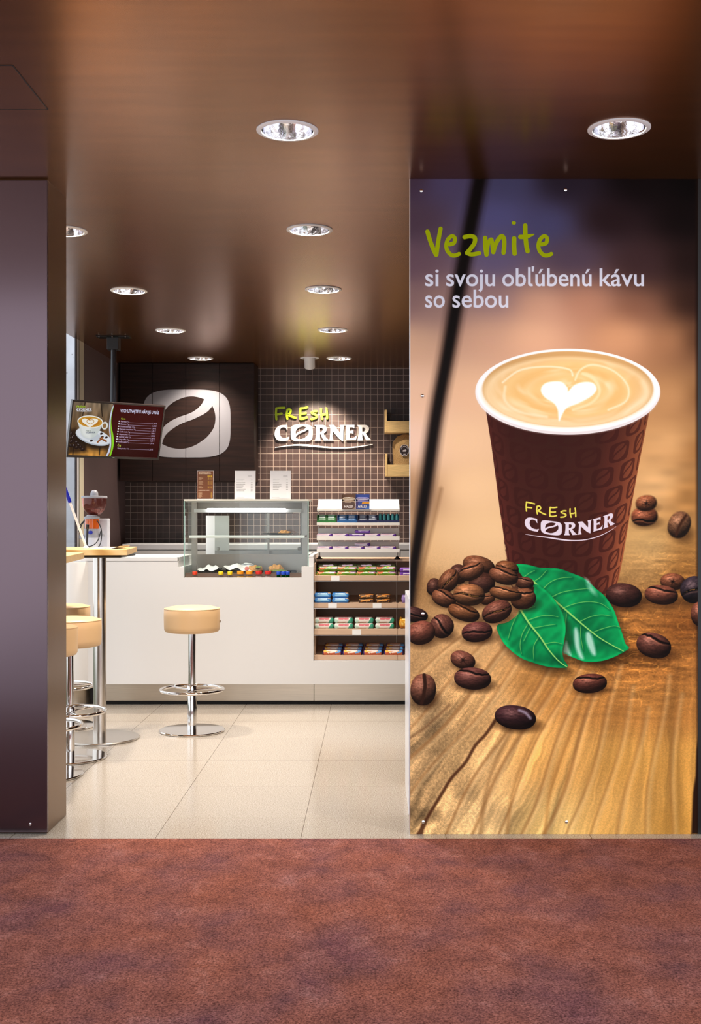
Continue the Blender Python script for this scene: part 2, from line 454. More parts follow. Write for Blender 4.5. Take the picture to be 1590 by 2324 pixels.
# ================================================================== the setting
# --- floors
m, n, l, b = node_mat('granite_tiles')
tc = n.new('ShaderNodeTexCoord'); mp = n.new('ShaderNodeMapping'); mp.inputs['Location'].default_value = (0.296, -0.24, 0)
br = n.new('ShaderNodeTexBrick'); br.offset = 0; br.inputs['Scale'].default_value = 1.0
br.inputs['Brick Width'].default_value = 0.589; br.inputs['Row Height'].default_value = 0.589
br.inputs['Mortar Size'].default_value = 0.0016; br.inputs['Mortar Smooth'].default_value = 0.1; br.inputs['Bias'].default_value = 0
br.inputs['Color1'].default_value = (0.96, 0.96, 0.96, 1); br.inputs['Color2'].default_value = (1, 1, 1, 1); br.inputs['Mortar'].default_value = (0.30, 0.24, 0.18, 1)
n1 = n.new('ShaderNodeTexNoise'); n1.inputs['Scale'].default_value = 190; n1.inputs['Detail'].default_value = 3; n1.inputs['Roughness'].default_value = 0.8
n2 = n.new('ShaderNodeTexNoise'); n2.inputs['Scale'].default_value = 420
r1 = ramp(n, [(0.30, (112, 96, 84)), (0.43, (166, 152, 136)), (0.55, (198, 190, 180)), (0.75, (226, 222, 218))])
mxa = n.new('ShaderNodeMix'); mxa.data_type = 'RGBA'; mxa.blend_type = 'MULTIPLY'; mxa.inputs[0].default_value = 0.5
mxb = n.new('ShaderNodeMix'); mxb.data_type = 'RGBA'; mxb.blend_type = 'MULTIPLY'; mxb.inputs[0].default_value = 1.0
l.new(tc.outputs['Object'], mp.inputs[0]); l.new(mp.outputs[0], br.inputs['Vector']); l.new(tc.outputs['Object'], n1.inputs['Vector']); l.new(tc.outputs['Object'], n2.inputs['Vector'])
l.new(n1.outputs['Fac'], r1.inputs[0]); l.new(r1.outputs[0], mxa.inputs[6]); l.new(n2.outputs['Fac'], mxa.inputs[7])
l.new(mxa.outputs[2], mxb.inputs[6]); l.new(br.outputs['Color'], mxb.inputs[7]); l.new(mxb.outputs[2], b.inputs['Base Color'])
b.inputs['Roughness'].default_value = 0.16; b.inputs['Specular IOR Level'].default_value = 0.45
M_floor = m
bm = B(); box(bm, -2.45, 3.2, 5.05, 10.8, -0.1, 0); box(bm, -4, 4, 4.55, 5.05, -0.1, 0)
struct('floor', bm, M_floor)
m, n, l, b = node_mat('carpet_pile')
tc = n.new('ShaderNodeTexCoord')
mpc = n.new('ShaderNodeMapping'); mpc.inputs['Scale'].default_value = (1, 0.8, 1)
l.new(tc.outputs['Object'], mpc.inputs[0])
a1 = n.new('ShaderNodeTexNoise'); a1.inputs['Scale'].default_value = 7.5; a1.inputs['Detail'].default_value = 9; a1.inputs['Roughness'].default_value = 0.72; a1.inputs['Distortion'].default_value = 0.2
a2 = n.new('ShaderNodeTexNoise'); a2.inputs['Scale'].default_value = 170; a2.inputs['Detail'].default_value = 5; a2.inputs['Roughness'].default_value = 0.7
a3 = n.new('ShaderNodeTexNoise'); a3.inputs['Scale'].default_value = 3.1; a3.inputs['Detail'].default_value = 4
for q in (a1, a2, a3): l.new(mpc.outputs[0], q.inputs['Vector'])
ra = ramp(n, [(0.34, (104, 64, 64)), (0.46, (142, 89, 83)), (0.55, (160, 102, 92)), (0.66, (184, 130, 122))])
rb = ramp(n, [(0.27, (92, 66, 92)), (0.38, (132, 94, 98)), (0.50, (160, 104, 90)), (0.68, (172, 104, 74))])
mxa = n.new('ShaderNodeMix'); mxa.data_type = 'RGBA'; mxa.blend_type = 'MIX'; mxa.inputs[0].default_value = 0.42
l.new(a1.outputs['Fac'], ra.inputs[0]); l.new(a3.outputs['Fac'], rb.inputs[0]); l.new(ra.outputs[0], mxa.inputs[6]); l.new(rb.outputs[0], mxa.inputs[7])
mxb = n.new('ShaderNodeMix'); mxb.data_type = 'RGBA'; mxb.blend_type = 'MULTIPLY'; mxb.inputs[0].default_value = 1.0
rc = ramp(n, [(0.33, (118, 104, 106)), (0.66, (255, 250, 250))])
l.new(a2.outputs['Fac'], rc.inputs[0]); l.new(mxa.outputs[2], mxb.inputs[6]); l.new(rc.outputs[0], mxb.inputs[7]); l.new(mxb.outputs[2], b.inputs['Base Color'])
bp = n.new('ShaderNodeBump'); bp.inputs['Strength'].default_value = 0.7; bp.inputs['Distance'].default_value = 0.004
l.new(a2.outputs['Fac'], bp.inputs['Height']); l.new(bp.outputs[0], b.inputs['Normal'])
b.inputs['Roughness'].default_value = 0.95; b.inputs['Specular IOR Level'].default_value = 0.1
bm = B(); box(bm, -4, 4, -6, 1.5, -0.1, 0.0); struct('floor_hall', bm, mat('hall_stone', (176, 172, 172), 0.35, noise=0.08, nscale=30))  # unseen pale hall floor, added to brighten the pillar's reflection and bounce light
bm = B(); box(bm, -4, 4, 1.5, 4.55, -0.1, 0.004); box(bm, -4, 4, 4.55, 4.624, 0.0003, 0.004)
tag(obj('carpet', bm, m), 'mottled brown and plum carpet in front of the shop threshold', 'carpet')

# --- ceiling with round openings for the lamps
LAMPS = [(-0.31, 4.11), (0.875, 4.09), (-0.31, 5.53), (-1.50, 5.55), (-1.50, 7.02), (-0.308, 6.98), (-1.51, 8.51), (-0.305, 8.49), (-1.512, 10.0), (-0.303, 10.0)]
SPOT = (-0.56, 9.98)
m, n, l, b = node_mat('ceiling_laminate')
tc = n.new('ShaderNodeTexCoord'); mp = n.new('ShaderNodeMapping'); mp.inputs['Scale'].default_value = (0.7, 5, 1)
nz = n.new('ShaderNodeTexNoise'); nz.inputs['Scale'].default_value = 3; nz.inputs['Detail'].default_value = 6
rp = ramp(n, [(0.3, (132, 84, 47)), (0.7, (148, 96, 55))])
l.new(tc.outputs['Object'], mp.inputs[0]); l.new(mp.outputs[0], nz.inputs['Vector']); l.new(nz.outputs['Fac'], rp.inputs[0]); l.new(rp.outputs[0], b.inputs['Base Color'])
b.inputs['Roughness'].default_value = 0.25; b.inputs['Metallic'].default_value = 0.85; b.inputs['Specular IOR Level'].default_value = 0.6
M_ceil = m
outer = [(-4, 2.3), (4, 2.3), (4, 10.8), (-2.3195, 10.8), (-2.3195, 5.05), (-4, 5.05)]
cv_, ce_ = [], []
def loop2(pts):
    k = len(cv_); cv_.extend([Vector(p) for p in pts]); ce_.extend([(k + i, k + (i + 1) % len(pts)) for i in range(len(pts))])
loop2(outer)
for (x, y) in LAMPS: loop2([(x + 0.0985 * math.cos(2 * math.pi * k / 40), y + 0.0985 * math.sin(2 * math.pi * k / 40)) for k in range(40)])
loop2([(SPOT[0] + 0.062 * math.cos(2 * math.pi * k / 32), SPOT[1] + 0.062 * math.sin(2 * math.pi * k / 32)) for k in range(32)])
hx0, hx1, hy0, hy1 = -1.49, -1.1085, 3.517, 3.897
loop2([(hx0, hy0), (hx1, hy0), (hx1, hy1), (hx0, hy1)])
V2, E2, F2 = delaunay_2d_cdt(cv_, ce_, [], 5, 1e-6)[:3]
bm = B()
vv = [bm.verts.new((p.x, p.y, CEIL)) for p in V2]
for f in F2:
    c = sum((V2[i] for i in f), Vector((0, 0))) / len(f)
    if any((c.x - x) ** 2 + (c.y - y) ** 2 < 0.09 ** 2 for x, y in LAMPS) or (c.x - SPOT[0]) ** 2 + (c.y - SPOT[1]) ** 2 < 0.055 ** 2: continue
    if hx0 < c.x < hx1 and hy0 < c.y < hy1: continue
    try: bm.faces.new([vv[i] for i in f])
    except ValueError: pass
for f in bm.faces: f.normal_update()
ceil_me = bpy.data.meshes.new('ceiling')
box(bm, -4, 4, 2.3, 5.05, 2.90, 2.95); box(bm, -4, 4, 2.26, 2.2999, CEIL, 2.95); box(bm, -2.45, 4, 5.05, 10.8, 2.90, 2.95)  # unseen upper sheets, added above the lamp recesses to block outside light
bm.to_mesh(ceil_me); bm.free(); ceil_me.materials.append(M_ceil)
co = bpy.data.objects.new('ceiling', ceil_me); COL.objects.link(co); co['kind'] = 'structure'
# access hatch, flush with the ceiling
bm = B(); box(bm, hx0 + 0.002, hx1 - 0.002, hy0 + 0.002, hy1 - 0.002, CEIL - 0.001, CEIL + 0.02)
t = thing('access_hatch', 'brown square access hatch flush in the ceiling near the left pillar', 'hatch', ((hx0 + hx1) / 2, (hy0 + hy1) / 2, CEIL))
obj('hatch_panel', bm, M_ceil, t)
bm = B()
for a in ((hx0, hx1, hy0 - 0.002, hy0 + 0.002), (hx0, hx1, hy1 - 0.002, hy1 + 0.002), (hx0 - 0.002, hx0 + 0.002, hy0, hy1), (hx1 - 0.002, hx1 + 0.002, hy0, hy1)):
    box(bm, a[0], a[1], a[2], a[3], CEIL - 0.0015, CEIL + 0.02)
obj('hatch_rim', bm, M_black, t)

# --- back wall in small square tiles
m, n, l, b = node_mat('wall_mosaic')
tc = n.new('ShaderNodeTexCoord'); sp = n.new('ShaderNodeSeparateXYZ'); cb = n.new('ShaderNodeCombineXYZ'); mp = n.new('ShaderNodeMapping')
mp.inputs['Location'].default_value = (1.0533, -2.6194 + 0.0607 * 50, 0)
br = n.new('ShaderNodeTexBrick'); br.offset = 0; br.inputs['Scale'].default_value = 1
br.inputs['Brick Width'].default_value = 0.0603; br.inputs['Row Height'].default_value = 0.0607
br.inputs['Mortar Size'].default_value = 0.0021; br.inputs['Mortar Smooth'].default_value = 0.15; br.inputs['Bias'].default_value = -0.2
br.inputs['Color1'].default_value = rgb(72, 57, 54); br.inputs['Color2'].default_value = rgb(86, 68, 64); br.inputs['Mortar'].default_value = rgb(186, 170, 160)
nz = n.new('ShaderNodeTexNoise'); nz.inputs['Scale'].default_value = 5; nz.inputs['Detail'].default_value = 6
rr = ramp(n, [(0.3, (190, 185, 185)), (0.7, (255, 250, 245))])
mx = n.new('ShaderNodeMix'); mx.data_type = 'RGBA'; mx.blend_type = 'MULTIPLY'; mx.inputs[0].default_value = 1
l.new(tc.outputs['Object'], sp.inputs[0]); l.new(sp.outputs[0], cb.inputs[0]); l.new(sp.outputs[2], cb.inputs[1]); l.new(cb.outputs[0], mp.inputs[0]); l.new(mp.outputs[0], br.inputs['Vector'])
l.new(tc.outputs['Object'], nz.inputs['Vector']); l.new(nz.outputs['Fac'], rr.inputs[0]); l.new(br.outputs['Color'], mx.inputs[6]); l.new(rr.outputs[0], mx.inputs[7]); l.new(mx.outputs[2], b.inputs['Base Color'])
b.inputs['Roughness'].default_value = 0.42
bp = n.new('ShaderNodeBump'); bp.inputs['Strength'].default_value = 0.35; bp.inputs['Distance'].default_value = 0.002; bp.invert = True
l.new(br.outputs['Fac'], bp.inputs['Height']); l.new(bp.outputs[0], b.inputs['Normal'])
bm = B(); box(bm, -2.45, 3.2, 10.64, 10.8, 0, 2.9); struct('wall_back', bm, m)
M_plum = mat('plum_paint', (88, 70, 70), 0.6)
bm = B(); box(bm, -2.345, -2.307, 9.12, 10.64, 0, 2.9); struct('wall_left', bm, M_plum)
bm = B(); box(bm, 3.0, 3.2, 5.05, 10.64, 0, 2.9); struct('wall_right', bm, M_plum)  # out of view, added to keep the light inside the shop
M_brown = mat('brown_satin_panel', (112, 84, 60), 0.28, 0.7)
M_pillar = mat('brown_pillar_laminate', (102, 87, 93), 0.2, 0.94)
# wall behind the advertising panel
bm = B(); box(bm, 0.158, 3.2, 4.712, 5.0, 0, CEIL + 0.1); struct('wall_front', bm, M_brown)
# pillar at the left edge
t = thing('pillar', 'dark brown square pillar at the left edge of the shop entrance', 'pillar', (-1.9, 4.85, 0))
bm = B(); box(bm, -2.6, -1.341, 4.715, 5.0, 0, CEIL + 0.05, 0.003); obj('shaft', bm, M_brown, t)
bm = B(); box(bm, -2.6, -1.338, 4.695, 4.7145, 0.008, CEIL - 0.006, 0.002); obj('front_sheet', bm, M_pillar, t, label='violet brown glossy front sheet')
M_trim = mat('pale_aluminium', (210, 205, 205), 0.3, 1.0)
bm = B(); lathe(bm, [(0.006, 0), (0.006, 0.003), (0, 0.004)], seg=12)
bmesh.ops.transform(bm, matrix=Matrix.Translation((-1.407, 4.695, 0.042)) @ Matrix.Rotation(R(90), 4, 'X'), verts=bm.verts)
obj('screw', bm, M_chrome, t)

# --- window in the left wall
WIN = thing('window_1', 'tall window in the left wall behind the bar tables', 'window', (-2.36, 7.0, 0)); WIN['kind'] = 'structure'
M_frame_w = mat('white_frame', (230, 228, 232), 0.4); M_frame_c = mat('cream_frame', (226, 216, 192), 0.45)
bm = B(); box(bm, -2.316, -2.311, 5.02, 8.88, 0.06, 2.70); obj('pane', bm, glass_mat('window_glass', (250, 252, 252), 0.35), WIN)
bm = B(); box(bm, -2.318, -2.308, 8.92, 8.965, 0, 2.75); box(bm, -2.318, -2.308, 5.0, 8.92, 0.0, 0.06); obj('sash', bm, M_frame_w, WIN)
bm = B(); box(bm, -2.318, -2.310, 8.965, 8.99, 0, 2.75); box(bm, -2.318, -2.310, 8.88, 8.92, 0, 2.75); obj('gasket', bm, mat('grey_gasket', (70, 62, 66), 0.6), WIN)
bm = B(); box(bm, -2.325, -2.307, 8.99, 9.115, 0, 2.75); obj('post', bm, M_frame_c, WIN)
# outside
m, n, l, b = node_mat('board_marked_concrete')
tc = n.new('ShaderNodeTexCoord'); vo = n.new('ShaderNodeTexVoronoi'); vo.inputs['Scale'].default_value = 14
nz = n.new('ShaderNodeTexNoise'); nz.inputs['Scale'].default_value = 6; nz.inputs['Detail'].default_value = 6
r1 = ramp(n, [(0.06, (90, 88, 92)), (0.13, (255, 255, 255))]); r2 = ramp(n, [(0.3, (206, 206, 212)), (0.7, (226, 226, 234))])
mx = n.new('ShaderNodeMix'); mx.data_type = 'RGBA'; mx.blend_type = 'MULTIPLY'; mx.inputs[0].default_value = 0.6
l.new(tc.outputs['Object'], vo.inputs['Vector']); l.new(tc.outputs['Object'], nz.inputs['Vector']); l.new(vo.outputs['Distance'], r1.inputs[0]); l.new(nz.outputs['Fac'], r2.inputs[0])
l.new(r2.outputs[0], mx.inputs[6]); l.new(r1.outputs[0], mx.inputs[7]); l.new(mx.outputs[2], b.inputs['Base Color']); b.inputs['Roughness'].default_value = 0.85
bm = B(); box(bm, -3.0, -2.5, 11.05, 11.4, -0.1, 4.5); tag(obj('concrete_wall', bm, m), 'pale grey concrete wall outside the left window', 'wall')
bm = B(); box(bm, -9, -2.45, 5.05, 14, -0.14, -0.04); struct('ground', bm, mat('outside_ground', (90, 96, 70), 0.9, noise=0.3, nscale=8))
M_leafd = mat('hedge_leaf', (70, 84, 48), 0.7, noise=0.4, nscale=3)
bm = B(); rs = random.Random(3)
for k in range(1600):
    c = Vector((rs.uniform(-4.4, -3.03), rs.uniform(11.5, 12.3), rs.uniform(0, 4.2))); a = rs.uniform(0.04, 0.08)
    M4 = Matrix.Translation(c) @ Matrix.Rotation(rs.uniform(0, 6.28), 4, 'Z') @ Matrix.Rotation(rs.uniform(0, 6.28), 4, 'X')
    q = [bm.verts.new(M4 @ Vector(p)) for p in ((-a, 0, 0), (0, -a * .5, .01), (a, 0, 0), (0, a * .5, .01))]
    bm.faces.new(q)
tube(bm, [(-3.6, 11.9, -0.04), (-3.6, 11.9, 4)], 0.04)
tag(obj('hedge', bm, M_leafd), 'dark green hedge outside beside the concrete wall', 'hedge')

# low white screen on the shop side of the advertising wall
t = thing('low_screen', 'low white side screen standing behind the left edge of the advertising panel', 'screen', (0.165, 5.28, 0))
bm = B(); box(bm, 0.152, 0.176, 5.003, 5.57, 0.0, 0.945, 0.002); obj('screen_board', bm, mat('white_screen', (226, 230, 240), 0.2), t)

# ================================================================== downlights
M_rim = mat('white_lamp_rim', (238, 236, 238), 0.35)
M_refl = mat('mirror_reflector', (240, 240, 245), 0.06, 1.0, bump=0.25, nscale=30)
M_bulb = mat('lamp_glow', (255, 244, 225), 0.5, emit=(255, 226, 180), estr=6.0)
def downlight():
    t = thing('downlight', 'x', 'ceiling light', (0, 0, 0), 'round recessed downlights in the brown ceiling')
    bm = B(); lathe(bm, [(0.111, 0.0), (0.111, -0.003), (0.104, -0.006), (0.094, -0.006), (0.0925, 0.0)], seg=56, capb=False, capt=False); obj('trim_ring', bm, M_rim, t, 40)
    bm = B(); lathe(bm, [(0.0925, -0.002), (0.089, 0.03), (0.078, 0.075), (0.060, 0.11), (0.035, 0.128), (0.0, 0.132)], seg=56, capb=False); rf = obj('reflector', bm, M_refl, t, 60)
    bm = B()
    for s in (-1, 1): tube(bm, [(s * 0.016, 0, 0.128), (s * 0.016, 0, 0.085), (s * 0.016, 0, 0.080)], [0.008, 0.008, 0.004], 10)
    sub('bulb', bm, M_bulb, rf, 60)
    return t
DL = downlight()
dl_labels = ['big round downlight in the ceiling in front of the shop, left of the advertising panel', 'round downlight in the dark ceiling above the advertising panel',
    'second downlight from the front in the column over the shop entrance', 'downlight half hidden behind the left pillar',
    'left downlight of the third row, between pillar and menu screen', 'right downlight of the third row, above the shop floor',
    'left downlight of the fourth row, right of the menu screen pole', 'right downlight of the fourth row, in front of the swivel spot',
    'left downlight of the last row, in front of the emblem cupboards', 'right downlight of the last row, just right of the white swivel spot']
def lamp_light(x, y, e=1.0, z=CEIL + 0.118):
    L = bpy.data.lights.new('downlight_glow', 'AREA'); L.shape = 'DISK'; L.size = 0.085; L.energy = LAMP_W * e; L.color = (1.0, 0.875, 0.73); L.spread = R(115)
    o = bpy.data.objects.new('downlight_glow', L); COL.objects.link(o); o.location = (x, y, z)
    return o
for k, (x, y) in enumerate(LAMPS):
    r = DL if k == 0 else dup(DL)
    r.location = (x, y, CEIL); r['label'] = dl_labels[k]
    o = lamp_light(0, 0, 0.35 if k < 2 else (0.5 if k == 8 else 0.65 if k == 9 else 1.0), 0.076); o.location = (x, y, CEIL + 0.076)
# swivel spot in front of the sign
t = thing('swivel_spot', 'small white swivel spotlight poking from the ceiling in front of the lettering', 'spotlight', (SPOT[0], SPOT[1], CEIL))
bm = B(); lathe(bm, [(0.083, 0.0), (0.083, -0.003), (0.078, -0.005), (0.061, -0.005), (0.060, 0.0), (0.060, 0.02)], (SPOT[0], SPOT[1], CEIL), 48, False, False); obj('trim_ring', bm, M_rim, t, 40)
ax = Matrix.Translation((SPOT[0], SPOT[1], CEIL)) @ Matrix.Rotation(R(26), 4, 'X')
bm = B(); lathe(bm, [(0.046, 0.06), (0.047, -0.085), (0.043, -0.092), (0.036, -0.092), (0.030, -0.060), (0.0, -0.058)], seg=40)
bmesh.ops.transform(bm, matrix=ax, verts=bm.verts); obj('lamp_head', bm, M_rim, t, 40)
L = bpy.data.lights.new('swivel_spot_glow', 'SPOT'); L.energy = SPOT_W; L.color = (1.0, 0.84, 0.68); L.spot_size = R(70); L.spot_blend = 0.55; L.shadow_soft_size = 0.03
o = bpy.data.objects.new('swivel_spot_glow', L); COL.objects.link(o)
p0 = ax @ Vector((0, 0, -0.10)); o.location = p0
o.rotation_euler = (Vector((-0.52, 10.64, 1.72)) - p0).to_track_quat('-Z', 'Y').to_euler()

# ================================================================== advertising panel (a printed photograph)
PD = 4.70
PX0, PX1, PY0, PY1 = 930.5, 1583.0, 405.0, 1893.0
PGAIN = 1.0
def make_poster():
    cv = Canvas(PX0, PY0, PX1, PY1, 1.5)
    H, Wd = cv.h, cv.w
    CP = [(935, 410, 79, 58, 74), (1010, 415, 89, 76, 108), (1150, 420, 79, 74, 107), (1280, 415, 46, 35, 46), (1450, 415, 20, 11, 12), (1580, 415, 10, 5, 5),  # print tones; the dark top is partly shade put into the colours
          (940, 500, 89, 66, 79), (1130, 490, 94, 89, 134), (1240, 510, 84, 79, 117), (1380, 500, 46, 28, 30), (1560, 500, 20, 10, 10),
          (940, 600, 117, 87, 97), (1120, 590, 112, 97, 128), (1300, 590, 97, 76, 92), (1450, 600, 74, 48, 48), (1575, 600, 40, 23, 20),
          (940, 680, 148, 113, 109), (1000, 690, 170, 132, 120), (1120, 680, 170, 132, 127), (1220, 690, 216, 161, 132), (1330, 680, 191, 134, 107), (1450, 700, 148, 98, 75), (1575, 690, 59, 34, 25),
          (945, 780, 208, 164, 135), (1100, 760, 216, 166, 137), (1200, 760, 230, 176, 141), (1420, 760, 213, 153, 112), (1530, 770, 183, 126, 87), (1578, 770, 93, 58, 37),
          (950, 880, 222, 180, 152), (1060, 880, 228, 182, 146), (1540, 900, 205, 150, 100), (1580, 900, 130, 86, 50),
          (945, 1000, 228, 190, 168), (1040, 1000, 232, 190, 150), (1530, 1010, 222, 168, 112), (1580, 1020, 160, 108, 58),
          (945, 1120, 170, 130, 96), (1060, 1110, 236, 194, 148), (1490, 1100, 226, 174, 116), (1575, 1120, 180, 124, 66),
          (1040, 1230, 232, 190, 140), (1100, 1210, 236, 194, 144), (1470, 1240, 214, 168, 106), (1570, 1250, 176, 122, 62),
          (940, 1330, 160, 118, 72), (1000, 1260, 222, 178, 126), (1440, 1290, 190, 142, 84), (1570, 1300, 170, 112, 52),
          (950, 1480, 193, 149, 98), (1030, 1470, 209, 160, 104), (1440, 1410, 160, 102, 48), (1560, 1420, 136, 80, 34), (1440, 1480, 151, 92, 40), (1550, 1520, 165, 105, 49),
          (945, 1620, 219, 176, 121), (1080, 1600, 237, 183, 117), (1250, 1560, 193, 132, 66), (1420, 1600, 188, 125, 60), (1570, 1600, 179, 118, 56),
          (945, 1740, 224, 179, 121), (1060, 1740, 241, 192, 126), (1250, 1720, 248, 183, 99), (1420, 1730, 224, 163, 80), (1565, 1740, 206, 147, 69),
          (950, 1880, 230, 183, 123), (1080, 1870, 241, 197, 134), (1250, 1870, 250, 203, 123), (1400, 1870, 239, 179, 95), (1550, 1870, 206, 147, 67)]
    gh, gw = 100, 46
    gy = np.linspace(PY0, PY1, gh)[:, None]; gx = np.linspace(PX0, PX1, gw)[None]
    num = np.zeros((gh, gw, 3)); den = np.zeros((gh, gw, 1))
    for (x, y, r, g, b_) in CP:
        wgt = 1.0 / (((gx - x) ** 2 * 0.55 + (gy - y) ** 2 * 1.3) + 350.0) ** 1.7
        num += wgt[..., None] * np.array([r, g, b_]); den += wgt[..., None]
    g = (num / den / 255.0).astype(np.float32)
    for _ in range(2):
        g[1:-1, 1:-1] = (g[1:-1, 1:-1] * 2 + g[:-2, 1:-1] + g[2:, 1:-1] + g[1:-1, :-2] + g[1:-1, 2:]) / 6
    yi = np.linspace(0, gh - 1.001, H); xi = np.linspace(0, gw - 1.001, Wd)
    y0 = yi.astype(int); x0 = xi.astype(int); fy = (yi - y0)[:, None, None]; fx = (xi - x0)[None, :, None]
    cv.a = ((g[y0][:, x0] * (1 - fx) + g[y0][:, x0 + 1] * fx) * (1 - fy) + (g[y0 + 1][:, x0] * (1 - fx) + g[y0 + 1][:, x0 + 1] * fx) * fy).astype(np.float32)
    X, Y = np.meshgrid((np.arange(Wd) + .5) / cv.S + PX0, (np.arange(H) + .5) / cv.S + PY0)
    # wood grain, running towards a far point
    ang = np.arctan2(X - 1574.0, Y - 977.0); rad = np.hypot(X - 1574.0, Y - 977.0)
    wob = (vn_at(rad / 110, ang * 9, 21) - .5) * 0.022 + (vn_at(rad / 30, ang * 25, 29) - .5) * 0.008
    gr = vn_at(ang * 26 + wob * 26, rad / 500, 5) * .5 + vn_at((ang + wob) * 70, rad / 260, 6) * .35 + vn_at((ang + wob) * 190, rad / 120, 7) * .2
    fade = np.clip((Y - 1400) / 260.0, 0, 1)
    cv.a *= (1 + (gr - .50) * (0.55 + .45 * np.clip((1380 - X) / 250, 0, 1)) * fade)[..., None]
    fl = vn_at(X / 60, Y / 7, 8) * .5 + vn_at(X / 18, Y / 5, 9) * .3 + vn_at(X / 4, Y / 2.4, 10) * .3
    f2 = np.exp(-(((X - 1430) / 180) ** 2 + ((Y - 1470) / 130) ** 2)) + .45 * np.exp(-(((X - 1520) / 90) ** 2 + ((Y - 1290) / 60) ** 2))
    cv.a *= (1 + (fl - .55) * 1.1 * f2)[..., None]
    # lit crackle lines and weave on the near boards
    ck = np.abs(vn_at(X / 30, Y / 8, 31) - .5); line = np.clip(1 - ck / .035, 0, 1) * f2 * .55
    cv.a += (line[..., None] * np.array([.55, .40, .16], np.float32)).astype(np.float32)
    f3 = np.clip((Y - 1430) / 120, 0, 1) * np.clip((1240 - X) / 220, 0, 1)
    wv_ = np.sin(X * 1.55 + vn_at(X / 40, Y / 40, 33) * 6) * np.sin(Y * 1.35 + vn_at(X / 40, Y / 40, 34) * 6)
    cv.a *= (1 + wv_ * .05 * f3 + (vn_at(X / 3.0, Y / 3.0, 35) - .5) * .26 * f3)[..., None]
    sk = np.clip(vn_at(X / 2.6, Y / 2.0, 37) - .80, 0, 1) * 2.2 * f3; cv.a += (sk[..., None] * np.array([.30, .26, .18], np.float32)).astype(np.float32)
    bl = vn_at(X / 70, Y / 50, 36)
    cv.a *= (1 - np.clip(bl - .60, 0, 1) * 1.0 * f3)[..., None]
    sp_ = vn_at(X / 2.0, Y / 2.0, 11); cv.a *= (1 + (sp_ - .5) * 0.12 * np.clip((Y - 1230) / 100, 0, 1))[..., None]
    up = np.exp(-(((X - 1520) / 90) ** 2 + ((Y - 1170) / 150) ** 2)); fz = vn_at(X / 40, Y / 16, 12)
    cv.a *= (1 + (fz - .5) * .25 * up)[..., None]
    # gap between the boards, soft at the top
    for k in range(3):
        wd = (19, 14, 9)[k]
        pts = spline([(1090, 398), (1066, 520), (1040, 660), (1016, 800), (990, 940), (970, 1080), (950, 1210), (938, 1290), (924, 1400)], 6)
        rads = [wd * (1.0 - 0.25 * i / len(pts)) for i in range(len(pts))]
        cv.stroke(pts, rads, (26 - 6 * k, 14 - 3 * k, 12 - 3 * k), blur=(26, 16, 8)[k], alpha=(.55, .8, .9)[k])
    cv.stroke([(1000, 1110), (975, 1220), (948, 1330)], 4, (120, 84, 52), blur=10, alpha=.5)
    # dark crack at lower left, and other lines of the board
    cv.stroke(spline([(952, 1893), (968, 1858), (1003, 1800), (1024, 1766), (1056, 1730), (1078, 1692), (1102, 1666), (1132, 1622)], 5), [7, 6, 5, 5, 5] + [3.6] * 40, (78, 44, 26), blur=4, alpha=.9)
    for k, an_ in enumerate((-.84, -.77, -.71, -.655, -.555, -.51, -.46, -.41, -.355, -.30, -.24, -.18, -.12, -.06)):
        rr_ = [560 + 40 * (k % 3) + i * 55 for i in range(12)]
        pts = [(1574 + r_ * math.sin(an_ + .010 * math.sin(r_ / 70 + k)), 977 + r_ * math.cos(an_ + .010 * math.sin(r_ / 70 + k))) for r_ in rr_]
        cv.stroke(spline(pts, 4), 2.2 + (k % 3), (142, 92, 48), blur=5 + 2 * (k % 2), alpha=.55 if k < 10 else .35)
        cv.stroke([(x + 7, y) for x, y in spline(pts, 4)], 4.5, (246, 206, 146), blur=9, alpha=.28)
    cv.stroke(spline([(930, 1675), (965, 1650), (1020, 1600)], 5), 3, (120, 84, 54), blur=5, alpha=.6)
    cv.stroke(spline([(1090, 1893), (1100, 1810), (1120, 1740), (1160, 1660)], 5), 5, (150, 108, 64), blur=7, alpha=.55)
    cv.stroke(spline([(1150, 1893), (1162, 1800), (1190, 1720), (1226, 1640)], 5), 4, (168, 116, 62), blur=7, alpha=.5)
    cv.stroke(spline([(1235, 1893), (1250, 1790), (1285, 1690), (1310, 1620)], 5), 4, (170, 112, 54), blur=7, alpha=.5)
    cv.poly([(1586, 1660), (1580, 1700), (1578, 1760), (1572, 1800), (1568, 1893), (1590, 1893)], (44, 24, 14), blur=5)
    cv.poly([(1578, 400), (1586, 400), (1586, 1893), (1582, 1893)], (30, 16, 10), blur=8, alpha=.85)
    # ---- the paper cup
    cv.ell(1300, 1352, 150, 40, (60, 34, 16), blur=40, alpha=.5)
    body = [(1101, 925)] + [(1116, 1020), (1133, 1150), (1150, 1268), (1160, 1305), (1200, 1340), (1290, 1362), (1368, 1352), (1398, 1330), (1404, 1312), (1414, 1260), (1432, 1150), (1452, 1040), (1475, 925)]
    xs = [p[0] for p in body]
    r = cv.win(1090, 900, 1490, 1375); sl, bx, by = r
    mk = np.clip(.5 - cv.sd(bx, by, body) * cv.S, 0, 1)
    tcup = np.clip((by - 925) / 400, 0, 1)
    xl = 1101 + tcup * 52; xr = 1475 - tcup * 72
    u = (bx - xl) / (xr - xl)
    shade = np.interp(u, [0, .04, .14, .45, .7, .86, .95, 1], [.88, .80, .66, .62, .70, 1.02, 1.42, 1.62]).astype(np.float32)
    base = np.array([102, 46, 34], np.float32) / 255
    cc = base * shade[..., None] * np.interp(by, [960, 1050, 1240, 1340], [.78, .9, 1.03, 1.0])[..., None]
    cc[..., 1] *= np.interp(u, [0, .8, 1], [.93, 1.0, 1.22])
    cv.blend(sl, mk, cc)
